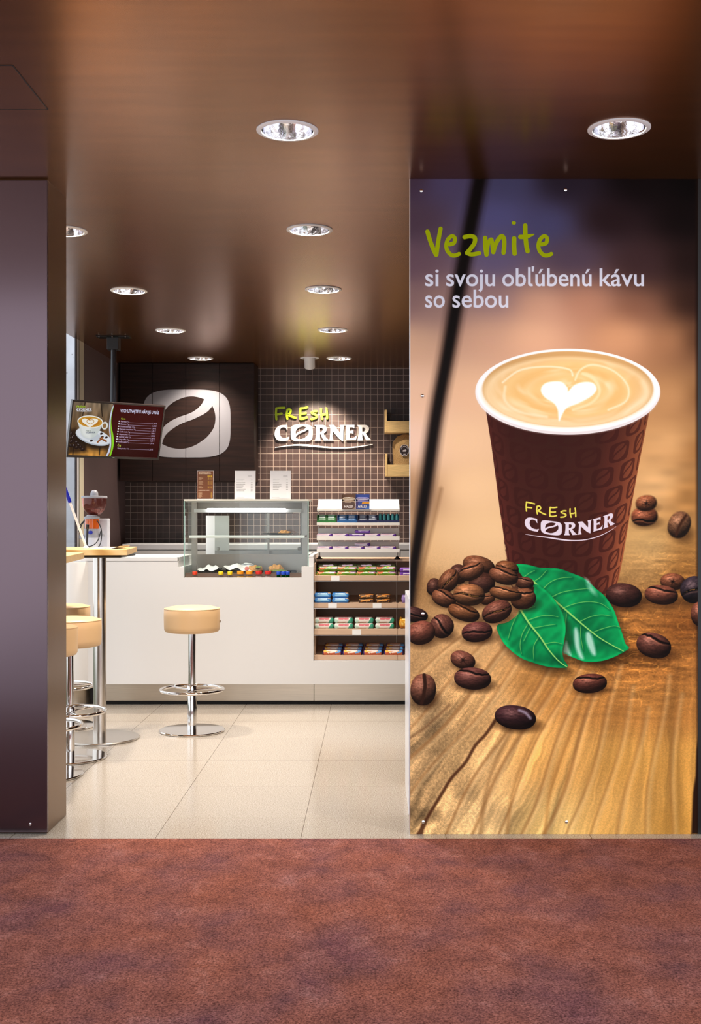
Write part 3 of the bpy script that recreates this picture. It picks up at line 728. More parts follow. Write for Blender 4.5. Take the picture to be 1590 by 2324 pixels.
    # pattern of little emblems round the cup, in staggered rows
    def cupmap(uu, yy):                                    # uu in -1..1 across the visible half
        tt = (yy - 925) / 400.0
        hw = (374 - tt * 124) / 2; cx = 1288 - tt * 10
        ss = math.sin(uu * math.pi / 2)
        return cx + hw * ss, yy + (1 - ss * ss) ** .5 * (62 - 12 * tt) - 20
    for row in range(8):
        yy = 950 + row * 52
        for kk in range(-5, 6):
            uu = (kk + (row % 2) * .5) * 0.30 + .03
            if abs(uu) > .98: continue
            def f(x, y, uu=uu, yy=yy): return cupmap(uu + (x - 585) / 568 * .112, yy + (y - 802) / 438 * 23)
            o, h = emblem(f)
            cv.poly(o[::3], (54, 20, 16), alpha=.62, holes=[q[::2] for q in h])
    # lettering on the cup, bent with its curve
    def fcup(x, y):
        uu = (x - 148) / 1352.0
        zx = 185 + 1215 * (uu * 1.06 - .06 * uu * uu * uu); zy = 600 + 425 * uu - 490 * uu * uu + (y - 705) * .80
        return 1160 + zx * .1698, 1110 + zy * .1698
    paint_brand(cv, fcup, (226, 214, 84), (226, 212, 224), 12.5, .135)
    # rim and coffee
    cv.ell(1288, 889, 210, 97.5, (244, 240, 240))
    cv.ell(1288, 893, 206, 94, (214, 204, 206), alpha=.6, blur=6)
    cv.ell(1288, 886.5, 207, 93.5, (252, 250, 250), blur=2)
    cv.ell(1288, 883, 194, 86, (206, 160, 104), blur=2)
    cv.ell(1287, 890, 191, 80, (240, 208, 160), blur=8)
    for rr, c, al in ((168, (232, 188, 128), .8), (150, (238, 196, 132), .9), (128, (232, 184, 116), .8), (100, (240, 204, 148), .9), (84, (236, 192, 126), .7)):
        cv.ell(1290, 884 + (168 - rr) * .03, rr, rr * .42, c, blur=7, alpha=al)
    r = cv.win(1090, 795, 1486, 972); sl, bx, by = r
    rq = np.hypot((bx - 1288) / 1.0, (by - 880) * 2.2); aq = np.arctan2((by - 880) * 2.2, bx - 1288)
    sw_ = vn_at(rq / 13 + vn_at(bx / 60, by / 30, 51) * 3, np.cos(aq) * 2.2 + np.sin(aq) * 1.4 + 9, 52)
    inside = np.clip((1 - np.hypot((bx - 1288) / 188, (by - 888) / 77)) * 12, 0, 1)
    cv.blend(sl, inside * np.clip((sw_ - .5) * .9, 0, .45), (254, 236, 206))
    cv.blend(sl, inside * np.clip((.42 - sw_) * 1.0, 0, .4), (226, 174, 106))
    cv.stroke(spline([(1140, 868), (1180, 840), (1240, 832), (1290, 838), (1299, 852)], 6), 2, (252, 232, 200), blur=3, alpha=.8)
    cv.stroke(spline([(1305, 862), (1316, 840), (1345, 828), (1392, 842), (1424, 876), (1420, 910), (1380, 930)], 6), 2, (252, 236, 206), blur=4, alpha=.7)
    cv.stroke(spline([(1146, 878), (1146, 910), (1180, 935), (1240, 946)], 6), 3, (252, 232, 200), blur=5, alpha=.6)
    cv.stroke(spline([(1300, 930), (1340, 915), (1360, 890), (1348, 862), (1322, 848)], 6), 3, (250, 222, 176), blur=4, alpha=.7)
    cv.poly(spline([(1268, 956), (1265, 930), (1256, 915), (1236, 902), (1227, 886), (1234, 872), (1252, 866), (1274, 867), (1287, 880), (1289, 888), (1303, 874), (1326, 867), (1346, 870), (1353, 884), (1340, 900), (1312, 915), (1286, 926), (1276, 940)], 5, True), (254, 252, 250), blur=4)
    # ---- coffee beans
    Lv = np.array([-.30, -.72, .62]); Lv /= np.linalg.norm(Lv)
    def bean(cx, cy, a, b_, rot, tone=(92, 52, 34), crease='mid', sh=.55, blur=1.0, k=0):
        if sh: cv.ell(cx + 5, cy + b_ * .62, a * 1.06, b_ * .62, (40, 20, 8), rot * .4, blur=b_ * .5, alpha=sh)
        q = max(a, b_) + 4
        r_ = cv.win(cx - q, cy - q, cx + q, cy + q)
        if r_ is None: return
        sl_, x, y = r_
        c, s_ = math.cos(R(rot)), math.sin(R(rot))
        u_ = ((x - cx) * c + (y - cy) * s_) / a; v_ = (-(x - cx) * s_ + (y - cy) * c) / b_
        rr = (np.abs(u_) ** 2.15 + np.abs(v_) ** 2.15) ** (1 / 2.15)
        m_ = np.clip(.5 - (rr - 1) * min(a, b_) * cv.S / blur, 0, 1)
        nz_ = np.sqrt(np.clip(1 - rr ** 2, 0, 1)); ux, vy = u_ * .8, v_ * .9
        nx_ = (ux * c - vy * s_); ny_ = (ux * s_ + vy * c)
        nn = np.sqrt(nx_ ** 2 + ny_ ** 2 + nz_ ** 2) + 1e-6
        df = np.clip((nx_ * Lv[0] + ny_ * Lv[1] + nz_ * Lv[2]) / nn, 0, 1)
        hf = np.clip((nx_ * -.2 + ny_ * -.35 + nz_ * .9) / nn, 0, 1)
        tx = vn_at(u_ * 5 + 40 + k, v_ * 11 + 40 + k, 61) * .6 + vn_at(u_ * 14 + 50, v_ * 20 + 50 + k, 62) * .4
        col = np.array(tone, np.float32) / 255 * (.20 + 1.02 * df)[..., None] * (.72 + .56 * tx)[..., None]
        col = col + (hf ** 16 * .24 * (.3 + 1.4 * tx))[..., None] * np.array([1.0, .82, .72])
        lo = np.clip(v_ - .35, 0, 1) * np.clip(1.05 - rr, 0, 1) * 1.6
        col = col + lo[..., None] * np.array([.30, .16, .09]) * .7
        if crease in ('mid', 'top', 'low', 'gold'):
            v0 = {'mid': 0.0, 'gold': 0.0, 'top': -.55, 'low': .4}[crease] + .12 * np.sin(u_ * 3.0) + (vn_at(u_ * 6 + 9, u_ * 0 + k + .5, 63) - .5) * .12
            dd = np.abs(v_ - v0); wdt = .12 * np.sqrt(np.clip(1.02 - u_ ** 2, 0, 1)) + .02
            g_ = np.clip(1 - (dd / wdt) ** 2, 0, 1)
            col = col * (1 - .85 * g_)[..., None]
            ed = np.exp(-((v_ - v0 - wdt * 1.35) / .07) ** 2) * .20 * np.clip(1 - u_ ** 2, 0, 1)
            col = col + ed[..., None] * np.array([.9, .6, .42])
            if crease == 'gold': col = col + (np.exp(-(dd / .05) ** 2) * (tx > .5) * .55 * np.clip(1 - u_ ** 2 * 1.3, 0, 1))[..., None] * np.array([.95, .66, .28])
        elif crease == 'star':
            an = np.arctan2(v_, u_); st_ = np.abs(np.sin(an * 3 + tx * 2)) ; g_ = np.clip(1 - rr * 1.7, 0, 1) * (st_ < .45)
            col = col * (1 - .8 * g_)[..., None]; col = col * (1 - .85 * np.clip(1 - rr * 4, 0, 1))[..., None]
        col = np.clip(col, 0, 1)
        cv.blend(sl_, m_, col)
    D = (74, 42, 32); Mn = (112, 66, 42); Lt = (146, 92, 56); Rd = (104, 54, 42)
    # far, slightly out of focus
    bean(1462, 1172, 30, 22, -4, (150, 80, 52), 'low', .5, 5, 1); bean(1466, 1142, 24, 18, -8, (142, 80, 50), 'star', .3, 5, 2); bean(1541, 1191, 25, 31, 22, (128, 84, 56), None, .5, 5, 3)
    cv.stroke(spline([(1534, 1214), (1542, 1192), (1556, 1170)], 5), 3, (62, 34, 20), blur=4)
    # right hand group
    bean(1415, 1351, 41, 27, 6, (70, 38, 32), None, .7, 1.5, 4); bean(1526, 1320, 28, 19, 4, (132, 74, 48), 'star', .4, 1.5, 5); bean(1500, 1350, 38, 22, 6, (122, 66, 48), 'top', .6, 1, 6)
    bean(1574, 1338, 31, 30, -28, (52, 40, 46), 'gold', .6, 1.5, 7); bean(1588, 1393, 21, 28, 0, (116, 64, 46), None, .6, 1, 8)
    bean(1483, 1465, 40, 28, 16, (104, 58, 46), 'top', .7, 1, 9); bean(1338, 1551, 39, 22, -5, Rd, 'top', .6, 1, 10)
    # leaves
    leaf2 = spline([(1170, 1282), (1194, 1281), (1225, 1288), (1266, 1290), (1298, 1301), (1326, 1313), (1351, 1335), (1373, 1354), (1392, 1383), (1401, 1408), (1411, 1436), (1419, 1461), (1427, 1471), (1411, 1482), (1389, 1493), (1360, 1501), (1329, 1502), (1304, 1494), (1285, 1485), (1276, 1477), (1282, 1449), (1279, 1411), (1266, 1386), (1241, 1357), (1210, 1332), (1184, 1307)], 4, True)
    leaf1 = spline([(1127, 1420), (1153, 1411), (1184, 1386), (1208, 1354), (1214, 1326), (1241, 1342), (1260, 1364), (1276, 1392), (1283, 1424), (1280, 1455), (1276, 1477), (1279, 1496), (1288, 1512), (1272, 1516), (1241, 1513), (1209, 1504), (1181, 1493), (1153, 1471), (1136, 1449)], 4, True)
    def leaf(pts, mid, veins, sd_):
        cv.poly([(x + 6, y + 14) for x, y in pts], (36, 20, 6), blur=26, alpha=.75)
        xs_ = [p[0] for p in pts]; ys_ = [p[1] for p in pts]
        sl_, x, y = cv.win(min(xs_) - 2, min(ys_) - 2, max(xs_) + 2, max(ys_) + 2)
        d_ = cv.sd(x, y, pts); m_ = np.clip(.5 - d_ * cv.S, 0, 1)
        t1 = vn_at(x / 38, y / 34, sd_) ; t2 = vn_at(x / 9, y / 9, sd_ + 1); t3 = vn_at((x + y) / 13, (x - y) / 60, sd_ + 2)
        k_ = .62 + .55 * t1 + .12 * (t2 - .5) + .22 * (t3 - .5)
        col = np.stack([.0 + .035 * k_, .52 * k_ + .07, .25 * k_ + .06], -1)
        edge = np.exp(-((d_ + 3) / 3.0) ** 2)[..., None]
        col = np.clip(col + edge * np.array([.0, .10, .05]), 0, 1)
        cv.blend(sl_, m_, col)
        for v in veins:
            v = spline(v, 5); cv.stroke([(q[0] + 2, q[1] + 3) for q in v], 1.6, (0, 84, 50), blur=5, alpha=.6)
            cv.stroke(v, [1.0 - .5 * i / len(v) for i in range(len(v))], (122, 200, 96), alpha=.8)
        v = spline(mid, 5); cv.stroke([(q[0] - 2, q[1] + 3) for q in v], 2.5, (0, 80, 46), blur=5, alpha=.6)
        cv.stroke(v, [2.3 - 1.4 * i / len(v) for i in range(len(v))], (150, 214, 106))
    z5 = lambda L_: [(1090 + x * .3145, 1260 + y * .3145) for x, y in L_]
    leaf(leaf2, z5([(375, 185), (470, 270), (620, 400), (760, 520), (880, 610), (1030, 692)]),
         [z5(q) for q in ([(375, 195), (430, 160), (475, 110)], [(310, 160), (350, 130), (390, 110)], [(445, 248), (510, 190), (580, 165), (660, 158)], [(510, 305), (580, 270), (680, 250), (780, 240)], [(600, 380), (680, 350), (780, 335), (870, 350), (930, 390)],
          [(715, 480), (790, 445), (870, 430), (940, 440)], [(815, 555), (880, 530), (960, 510), (1005, 520)], [(625, 410), (615, 470), (612, 540)], [(725, 500), (722, 580), (740, 680)], [(545, 350), (560, 360), (590, 400)])], 71)
    for hl in ([(1302, 1430), (1308, 1425), (1313, 1440), (1316, 1470), (1324, 1494), (1316, 1494), (1308, 1478), (1303, 1458)], [(1330, 1436), (1338, 1436), (1345, 1452), (1352, 1484), (1344, 1486), (1334, 1468), (1329, 1450)], [(1277, 1478), (1284, 1455), (1290, 1470), (1296, 1488), (1286, 1484)]):
        cv.poly(spline(hl, 4, True), (196, 236, 214), blur=7, alpha=.85)
    cv.ell(1342, 1338, 5, 14, (170, 226, 190), -40, blur=7, alpha=.7); cv.ell(1334, 1320, 3, 9, (200, 236, 214), -40, blur=5, alpha=.7)
    leaf(leaf1, z5([(290, 395), (350, 490), (430, 590), (490, 680), (560, 760), (622, 805)]),
         [z5(q) for q in ([(280, 400), (230, 500), (200, 600)], [(345, 490), (300, 570), (285, 650), (295, 710)], [(425, 585), (390, 640), (380, 690), (385, 750)], [(345, 468), (430, 440), (500, 435), (560, 445)], [(385, 525), (460, 510), (540, 498)], [(470, 640), (530, 628), (585, 640)], [(290, 395), (340, 385), (390, 370)], [(365, 510), (330, 580), (310, 620)])], 81)
    # heap at the left, back to front
    bean(1086, 1283, 37, 21, 14, Mn, None, .5, 1, 11); bean(1150, 1290, 27, 17, 12, (110, 64, 36), 'gold', .4, 1, 12); bean(984, 1332, 16, 20, 10, D, None, .7, 1, 13)
    bean(1040, 1303, 22, 22, 30, D, 'mid', .4, 1, 14); bean(1093, 1323, 30, 24, 0, (88, 50, 40), None, .4, 1, 15); bean(1018, 1318, 29, 21, -54, Mn, 'gold', .5, 1, 16)
    bean(1190, 1323, 21, 14, 6, (104, 62, 44), 'top', .4, 1, 17); bean(1070, 1297, 30, 19, -26, (128, 76, 50), 'top', .5, 1, 18); bean(1142, 1307, 34, 19, 16, (120, 70, 46), 'top', .5, 1, 19)
    bean(1007, 1358, 29, 19, 24, (116, 68, 44), 'top', .6, 1, 20); bean(1106, 1360, 17, 12, -20, Mn, 'top', .5, 1, 21); bean(1187, 1359, 29, 24, -12, (122, 72, 46), 'top', .6, 1, 22)
    bean(1147, 1347, 37, 16, 10, (128, 78, 46), 'top', .5, 1, 23); bean(1052, 1390, 37, 19, 18, (124, 74, 42), 'top', .6, 1, 24); bean(1064, 1350, 36, 25, 2, Lt, 'gold', .6, 1, 25)
    bean(1127, 1388, 35, 24, -24, (104, 58, 44), 'gold', .6, 1, 26)
    # scattered in front
    bean(1082, 1434, 35, 23, -8, (98, 52, 46), 'mid', .7, 1, 27); bean(936, 1394, 35, 17, 10, (66, 38, 34), 'mid', .6, 1, 28); bean(1002, 1421, 27, 27, 46, (102, 58, 46), 'mid', .6, 1, 29)
    bean(955, 1436, 32, 27, -14, (124, 68, 52), None, .6, 1, 30); bean(1050, 1498, 29, 20, 22, (118, 68, 52), 'star', .6, 1, 31); bean(1072, 1540, 42, 25, 4, (100, 56, 48), 'top', .75, 1, 32)
    bean(960, 1565, 29, 36, 4, (122, 74, 56), None, .7, 1.5, 33)
    cv.stroke(spline([(962, 1532), (964, 1560), (956, 1596)], 5), 4, (48, 26, 18), blur=2.5)
    bean(1169, 1628, 47, 27, 8, (64, 36, 38), None, .8, 1, 34); cv.ell(1207, 1633, 6, 5, (24, 12, 14), blur=3)
    cv.stroke(spline([(1178, 1612), (1192, 1618), (1203, 1630)], 5), 3, (190, 176, 196), blur=5, alpha=.7)
    # ---- the writing
    zv = lambda L_: [(940 + x * .2075, 490 + y * .2075) for x, y in L_]
    G = (176, 188, 4)
    def ps(p, wd): cv.stroke(spline(zv(p), 6), wd * .2075, G)
    ps([(142, 172), (185, 310), (236, 425)], 24); ps([(286, 140), (262, 270), (240, 425)], 23)
    for dx in (0, 1008):
        ps([(x + dx, y) for x, y in [(385, 312), (432, 296), (442, 245), (412, 222), (372, 250), (348, 315), (360, 380), (405, 428), (450, 432), (488, 416)]], 22)
    ps([(548, 232), (610, 222), (660, 240), (655, 300), (612, 360), (575, 405)], 24); ps([(575, 405), (625, 422), (708, 408)], 23)
    ps([(773, 240), (774, 330), (788, 424)], 24); ps([(788, 424), (806, 300), (840, 258), (852, 320), (860, 396)], 22); ps([(862, 396), (892, 300), (945, 225), (976, 242), (982, 310), (974, 402)], 24)
    ps([(1090, 246), (1089, 330), (1095, 412)], 25); ps([(1080, 76), (1092, 77)], 18)
    ps([(1211, 106), (1214, 220), (1225, 330), (1237, 386)], 25)
    cv.stroke(spline(zv([(1158, 230), (1225, 226), (1308, 202)]), 6), [5] * 6 + [5, 4.6, 4, 3.3, 2.6, 1.8, 1.2], G)
    wh = (244, 242, 254)
    for (txt, xa, xb, yt, yb) in (('si', 964, 995, 607, 649), ('svoju', 1012, 1123, 607, 649), ('obľúbenú', 1139, 1342, 607, 649), ('kávu', 1360, 1461, 607, 649), ('so', 964, 1009, 655.5, 697.5), ('sebou', 1026, 1153, 655.5, 697.5)):
        cv.text(txt, xa, xb, yt, yb, wh, bold=0.012)
    cv.a = np.clip(cv.a * PGAIN, 0, 1)
    return cv.image('advertising_print')
PW = thing('advertising_panel', 'tall advertising panel with a printed coffee cup, leaves and beans, right of the entrance', 'advertising panel', (XX(1257, PD), PD, 0))
ax0, ax1, az0, az1 = XX(PX0, PD), XX(PX1, PD), ZZ(PY1, PD), ZZ(PY0, PD)
obj('print', uv_plane((ax0, PD, az0), (ax1, PD, az0), (ax1, PD, az1), (ax0, PD, az1)), img_mat('advertising_print', make_poster(), 0.4, spec=0.06), PW)
bm = B(); box(bm, ax0, ax1 + .07, PD + 0.0006, PD + 0.011, az0, az1); obj('backing_board', bm, M_black, PW)
bm = B(); box(bm, ax0 - 0.0036, ax0 - 0.0002, PD - 0.0005, PD + 0.0115, az0, az1); obj('edge_strip', bm, M_trim, PW)
for (px, py) in ((955.5, 433), (1282.5, 431), (958, 898), (959, 1393), (960, 1865), (1285, 1865)):
    bm = B(); lathe(bm, [(0.0072, 0), (0.0065, 0.0025), (0.003, 0.004), (0, 0.0042)], seg=14)
    bmesh.ops.transform(bm, matrix=Matrix.Translation(W(px, py, PD)) @ Matrix.Rotation(R(90), 4, 'X'), verts=bm.verts)
    obj('screw', bm, M_chrome, PW, 50)

# ================================================================== service counter
CD = 7.93
cz = lambda py: ZZ(py, CD)
cx_ = lambda px: XX(px, CD)
CT = thing('service_counter', 'long white service counter with a steel kick plate, running behind the stools', 'counter', (-0.9, 8.3, 0))
zt = cz(1265); zb = cz(1553)
xl, xr = -2.18, 1.6
n0, n1_, n2_ = cx_(417), cx_(684), cx_(711)
pts = [(xl, zb), (xr, zb), (xr, cz(1500)), (n2_, cz(1500)), (n2_, cz(1286)), (n1_, cz(1286)), (n1_, cz(1311)), (n0, cz(1311)), (n0, cz(1287)), (cx_(403), cz(1287)), (cx_(403), zt), (xl, zt)]
bm = B(); prism(bm, pts, CD, CD + 0.03); obj('front_panel', bm, M_white, CT)
bm = B()
box(bm, xl + 0.02, cx_(404), CD + 0.031, 8.62, 0.16, zt - 0.0265)                 # left carcass
box(bm, cx_(404), -1.336, CD + 0.031, 8.62, 0.16, cz(1287) - 0.002)
box(bm, -1.336, -0.452, CD + 0.031, 8.03, 0.16, 0.68)                             # floor of the bottle trough
box(bm, -1.336, -0.452, 8.03, 8.62, 0.16, 0.875)
box(bm, -0.452, n2_ - 0.001, CD + 0.031, 8.62, 0.16, 1.02)
box(bm, n2_, xr, CD + 0.031, 8.62, 0.16, cz(1500) - 0.001)
obj('carcass', bm, M_white, CT)
bm = B(); box(bm, xl, cx_(403), CD - 0.004, 8.64, zt - 0.026, zt, 0.002); obj('worktop', bm, M_white, CT)
bm = B(); box(bm, -0.452, n2_ - 0.002, CD + 0.031, 8.64, 1.0205, 1.034, 0.002); obj('worktop', bm, M_white, CT)
for a, b_ in ((cx_(212), cx_(711.6)), (cx_(712.6), xr)):
    bm = B(); box(bm, a, b_, CD + 0.012, CD + 0.028, 0.028, zb - 0.001, 0.001); obj('kick_plate', bm, M_steel, CT)
bm = B(); box(bm, -2.1, xr, CD + 0.05, 8.6, 0.0, 0.16); obj('plinth', bm, mat('dark_plinth', (24, 20, 18), 0.7), CT)
bm = B(); lathe(bm, [(0.118, 0.0), (0.118, 0.125), (0.122, 0.13)], (-2.095, 7.99, 0.012), 40); obj('end_foot', bm, M_steel, CT, 40)
bm = B(); lathe(bm, [(0.128, 0.142), (0.128, 0.99), (0.124, 0.995)], (-2.095, 7.985, 0), 40); obj('end_post', bm, M_white, CT, 40)

# back counter along the tiled wall
BK = thing('back_counter', 'white back counter along the tiled wall behind the display case', 'counter', (-0.4, 10.3, 0))
bm = B(); box(bm, XX(277, 10.0), 2.2, 10.0, 10.635, 1.018, ZZ(1235, 10.0), 0.003); obj('worktop', bm, mat('back_worktop', (222, 222, 228), 0.3), BK)
bm = B(); box(bm, XX(280, 10.0), 2.2, 10.03, 10.63, 0.08, 1.017); obj('carcass', bm, M_white, BK)
bm = B(); box(bm, XX(280, 10.0), 2.2, 10.07, 10.6, 0.0, 0.079); obj('plinth', bm, mat('dark_plinth', (24, 20, 18), 0.7), BK)
for k in range(4):
    x0 = XX(280, 10.0) + 0.02 + k * 0.8
    bm = B(); box(bm, x0, x0 + 0.79, 10.012, 10.029, 0.1, 1.01, 0.002); d_ = obj('door', bm, M_white, BK)
    bm = B(); tube(bm, [(x0 + 0.7, 10.0, 0.9), (x0 + 0.7, 10.0, 0.78)], 0.005); sub('handle', bm, M_satin, d_)

# ================================================================== wall cupboards with the emblem
m, n, l, b = node_mat('dark_wenge')
tc = n.new('ShaderNodeTexCoord'); mp = n.new('ShaderNodeMapping'); mp.inputs['Scale'].default_value = (0.8, 6, 12)
nz = n.new('ShaderNodeTexNoise'); nz.inputs['Scale'].default_value = 4; nz.inputs['Detail'].default_value = 6
rp = ramp(n, [(0.3, (30, 18, 16)), (0.7, (48, 30, 25))])
l.new(tc.outputs['Object'], mp.inputs[0]); l.new(mp.outputs[0], nz.inputs['Vector']); l.new(nz.outputs['Fac'], rp.inputs[0]); l.new(rp.outputs[0], b.inputs['Base Color'])
b.inputs['Roughness'].default_value = 0.5; b.inputs['Specular IOR Level'].default_value = 0.25
M_wenge = m
M_emb = mat('white_vinyl', (160, 158, 166), 0.45)
CBD = 10.30
seams = [272, 345.5, 421.5, 498, 577]
fe = lambda x, y: (XX(320 + x * 0.1761, CBD), ZZ(820 + y * 0.1761, CBD))
eo, eh = emblem(fe)
cl = ['leftmost dark cupboard, behind the menu screen', 'second dark cupboard, with the left part of the white emblem', 'third dark cupboard, with the middle of the white emblem', 'rightmost dark cupboard, with the rounded right end of the white emblem']
zc0, zc1 = ZZ(1092, CBD), CEIL - 0.004
for k in range(4):
    x0, x1 = XX(seams[k], CBD), XX(seams[k + 1], CBD)
    t = thing('wall_cupboard', cl[k] + ' under the ceiling', 'cupboard', ((x0 + x1) / 2, 10.47, zc0), 'dark wall cupboards')
    bm = B(); box(bm, x0 + 0.0005, x1 - 0.0005, CBD + 0.021, 10.638, zc0, zc1); obj('body', bm, M_wenge, t)
    bm = B(); box(bm, x0 + 0.002, x1 - 0.002, CBD, CBD + 0.02, zc0, zc1, 0.0008); dr = obj('door', bm, M_wenge, t)
    me = solid2d([eo] + eh, CBD - 0.0022, CBD - 0.0002)
    bm = B(); bm.from_mesh(me); bpy.data.meshes.remove(me)
    for xc, nx in ((x0 + 0.003, -1), (x1 - 0.003, 1)):
        bmesh.ops.bisect_plane(bm, geom=bm.verts[:] + bm.edges[:] + bm.faces[:], plane_co=(xc, 0, 0), plane_no=(nx, 0, 0), clear_outer=True)
    if len(bm.faces): sub('emblem', bm, M_emb, dr)
    else: bm.free()

# ================================================================== lettering on the tiles
SD = 10.625
fs = lambda x, y: (XX(600 + x * 0.16352, SD), ZZ(900 + y * 0.16352, SD))
M_lime = mat('lime_letter', (200, 232, 24), 0.4); M_lett = mat('white_letter', (244, 240, 236), 0.4)
SG = thing('wall_lettering', 'raised lettering in lime and white with a swoosh, fixed to the brown tiled wall', 'sign', (XX(733, SD), 10.63, ZZ(968, SD)))
for let in FRESH:
    bm = B()
    for k, st in enumerate(let): ribbon(bm, sq(fs, spline(st, 6)), 14.5 * 0.16352 * SD / F, 10.612 - k * 0.0008, 10.636)
    obj('handwritten_letter', bm, M_lime, SG, label='lime handwritten letter')
for outl in ([L_C], None, [L_R, L_RH], [L_N], [L_E], [L_R2, L_R2H], [SWOOSH]):
    if outl is None:
        o_, h_ = emblem(lambda x, y: fs(*EMB_SIGN(x, y))); oo = [o_] + h_
    else: oo = [sq(fs, q) for q in outl]
    obj('swoosh' if outl and outl[0] is SWOOSH else ('emblem' if outl is None else 'letter'), solid2d(oo, 10.615, 10.636), M_lett, SG)

# ================================================================== glass display case
GD, GB = 8.05, 8.42
gx0, gx1 = XX(417, GD), XX(700, GD)
gz1 = ZZ(1133, GD); gz0 = 0.876
M_case = mat('case_steel', (168, 160, 152), 0.34, 1.0)
M_casep = mat('case_grey', (196, 194, 190), 0.4, 0.2)
DC = thing('display_case', 'glass food display case with a strip light, set into the white counter', 'display case', ((gx0 + gx1) / 2, 8.24, gz0))
bm = B(); box(bm, gx0 + 0.007, gx1 - 0.007, GD, GD + 0.006, ZZ(1300, GD), gz1 - 0.013); obj('front_glass', bm, M_glass, DC)
for s, x in ((0, gx0), (1, gx1 - 0.006)):
    bm = B(); box(bm, x, x + 0.006, GD, GB, gz0 + 0.012, gz1 - 0.013); p_ = obj('side_glass', bm, M_glass, DC)
    bm = B(); box(bm, x - 0.0006, x + 0.0066, GD - 0.003, GD - 0.0004, gz0 + 0.02, gz1 - 0.013); sub('glass_edge', bm, M_glass_edge, p_)
bm = B(); box(bm, gx0, gx1, GD - 0.003, GB, gz1 - 0.012, gz1, 0.001); obj('top_panel', bm, mat('case_top', (226, 224, 214), 0.25), DC)
bm = B(); box(bm, gx0 + 0.01, gx1 - 0.01, GD + 0.008, GD + 0.03, gz1 - 0.022, gz1 - 0.0125); obj('front_rail', bm, M_casep, DC)
for x in (XX(436, GB), XX(686, GB)):
    bm = B(); box(bm, x, x + 0.038, GB - 0.03, GB, gz0 + 0.002, gz1 - 0.0125); obj('rear_post', bm, M_case, DC)
bm = B(); box(bm, gx0 + 0.008, gx1 - 0.008, GB - 0.012, GB + 0.012, ZZ(1156, GB), gz1 - 0.0125); obj('rear_top_rail', bm, mat('rail_grey', (136, 128, 122), .4, .2), DC)
bm = B(); box(bm, XX(470, 8.25), XX(648, 8.25), 8.235, 8.265, ZZ(1160, 8.25), ZZ(1153.5, 8.25), 0.006); lt = obj('strip_light', bm, mat('strip_glow', (255, 255, 255), 0.5, emit=(250, 248, 255), estr=12.0), DC)
bm = B(); box(bm, XX(440, 8.27), XX(684, 8.27), 8.27, 8.31, ZZ(1163, 8.27), ZZ(1155, 8.27)); obj('light_housing', bm, M_casep, DC)
bm = B(); box(bm, XX(476, 8.26), XX(665, 8.26), 8.23, 8.2695, ZZ(1165.5, 8.26), ZZ(1163.5, 8.26)); obj('light_baffle', bm, M_black, DC)
bm = B(); box(bm, gx0 + 0.03, gx1 - 0.03, 8.10, 8.35, ZZ(1221, 8.1), ZZ(1215, 8.1), 0.002); sh_ = obj('glass_shelf', bm, M_glass, DC)
bm = B(); box(bm, gx0 + 0.03, gx1 - 0.03, 8.093, 8.0995, ZZ(1221, 8.1), ZZ(1215, 8.1), 0.002); sub('shelf_strip', bm, mat('shelf_white', (236, 240, 240), 0.2), sh_)
bm = B(); box(bm, XX(449, GB), XX(686, GB), GB - 0.02, GB + 0.01, 0.90, ZZ(1258, GB)); obj('rear_sill', bm, M_case, DC)
for (xa, xb, y) in ((487, 611, GB - 0.012), (600, 686, GB + 0.004)):
    bm = B(); box(bm, XX(xa, y), XX(xb, y), y, y + 0.008, ZZ(1257.5, y), ZZ(1249, y)); dr = obj('sliding_door', bm, M_casep, DC)
    bm = B(); box(bm, XX(xa, y), XX(xb, y), y + 0.002, y + 0.006, ZZ(1249, y), ZZ(1158, y)); sub('pane', bm, M_glass, dr)
    bm = B(); box(bm, XX(xb - 4.5, y), XX(xb, y), y, y + 0.008, ZZ(1249, y), ZZ(1158, y)); sub('stile', bm, M_casep, dr)
    bm = B(); lathe(bm, [(0.013, 0), (0.013, 0.012), (0.009, 0.015)], seg=20)
    kx = 495 if xa < 500 else 679
    bmesh.ops.transform(bm, matrix=Matrix.Translation(W(kx, 1245, y)) @ Matrix.Rotation(R(90), 4, 'X'), verts=bm.verts); sub('knob', bm, M_casep, dr, 40)
DKZ = 0.905
bm = B(); box(bm, gx0 + 0.008, gx1 - 0.008, GD + 0.008, GB - 0.031, gz0 + 0.002, DKZ)
for k in range(44):
    xx = gx0 + 0.03 + k * (gx1 - gx0 - 0.06) / 43
    box(bm, xx - 0.004, xx + 0.004, GD + 0.012, GB - 0.04, DKZ, DKZ + 0.003)
obj('deck', bm, M_case, DC)
bm = B(); box(bm, gx0 + 0.008, gx1 - 0.008, GD + 0.0065, GD + 0.0075, gz0 + 0.002, ZZ(1300, GD)); obj('kick_rail', bm, mat('kick_brown', (112, 92, 80), .4), DC)

# food inside
M_tray = mat('black_tray', (26, 25, 27), 0.35); M_paper = mat('white_paper', (240, 240, 242), 0.7)
M_bread = mat('crust', (206, 146, 74), 0.55, noise=0.35, nscale=60, bump=0.4); M_lettuce = mat('lettuce', (112, 140, 50), 0.6); M_tomato = mat('tomato', (200, 66, 44), 0.4)
def tray(name, label, x0, x1, y0, y1, z, cat='tray'):
    bm = B(); box(bm, x0, x1, y0, y1, z, z + 0.004, 0.0015); box(bm, x0, x1, y0, y0 + 0.004, z + 0.003, z + 0.010); box(bm, x0, x1, y1 - 0.004, y1, z + 0.003, z + 0.010); box(bm, x0, x0 + 0.004, y0, y1, z + 0.003, z + 0.010); box(bm, x1 - 0.004, x1, y0, y1, z + 0.003, z + 0.010)
    return tag(obj(name, bm, M_tray), label, cat)
TZ = DKZ + 0.003
fy0, fy1 = 8.12, 8.30
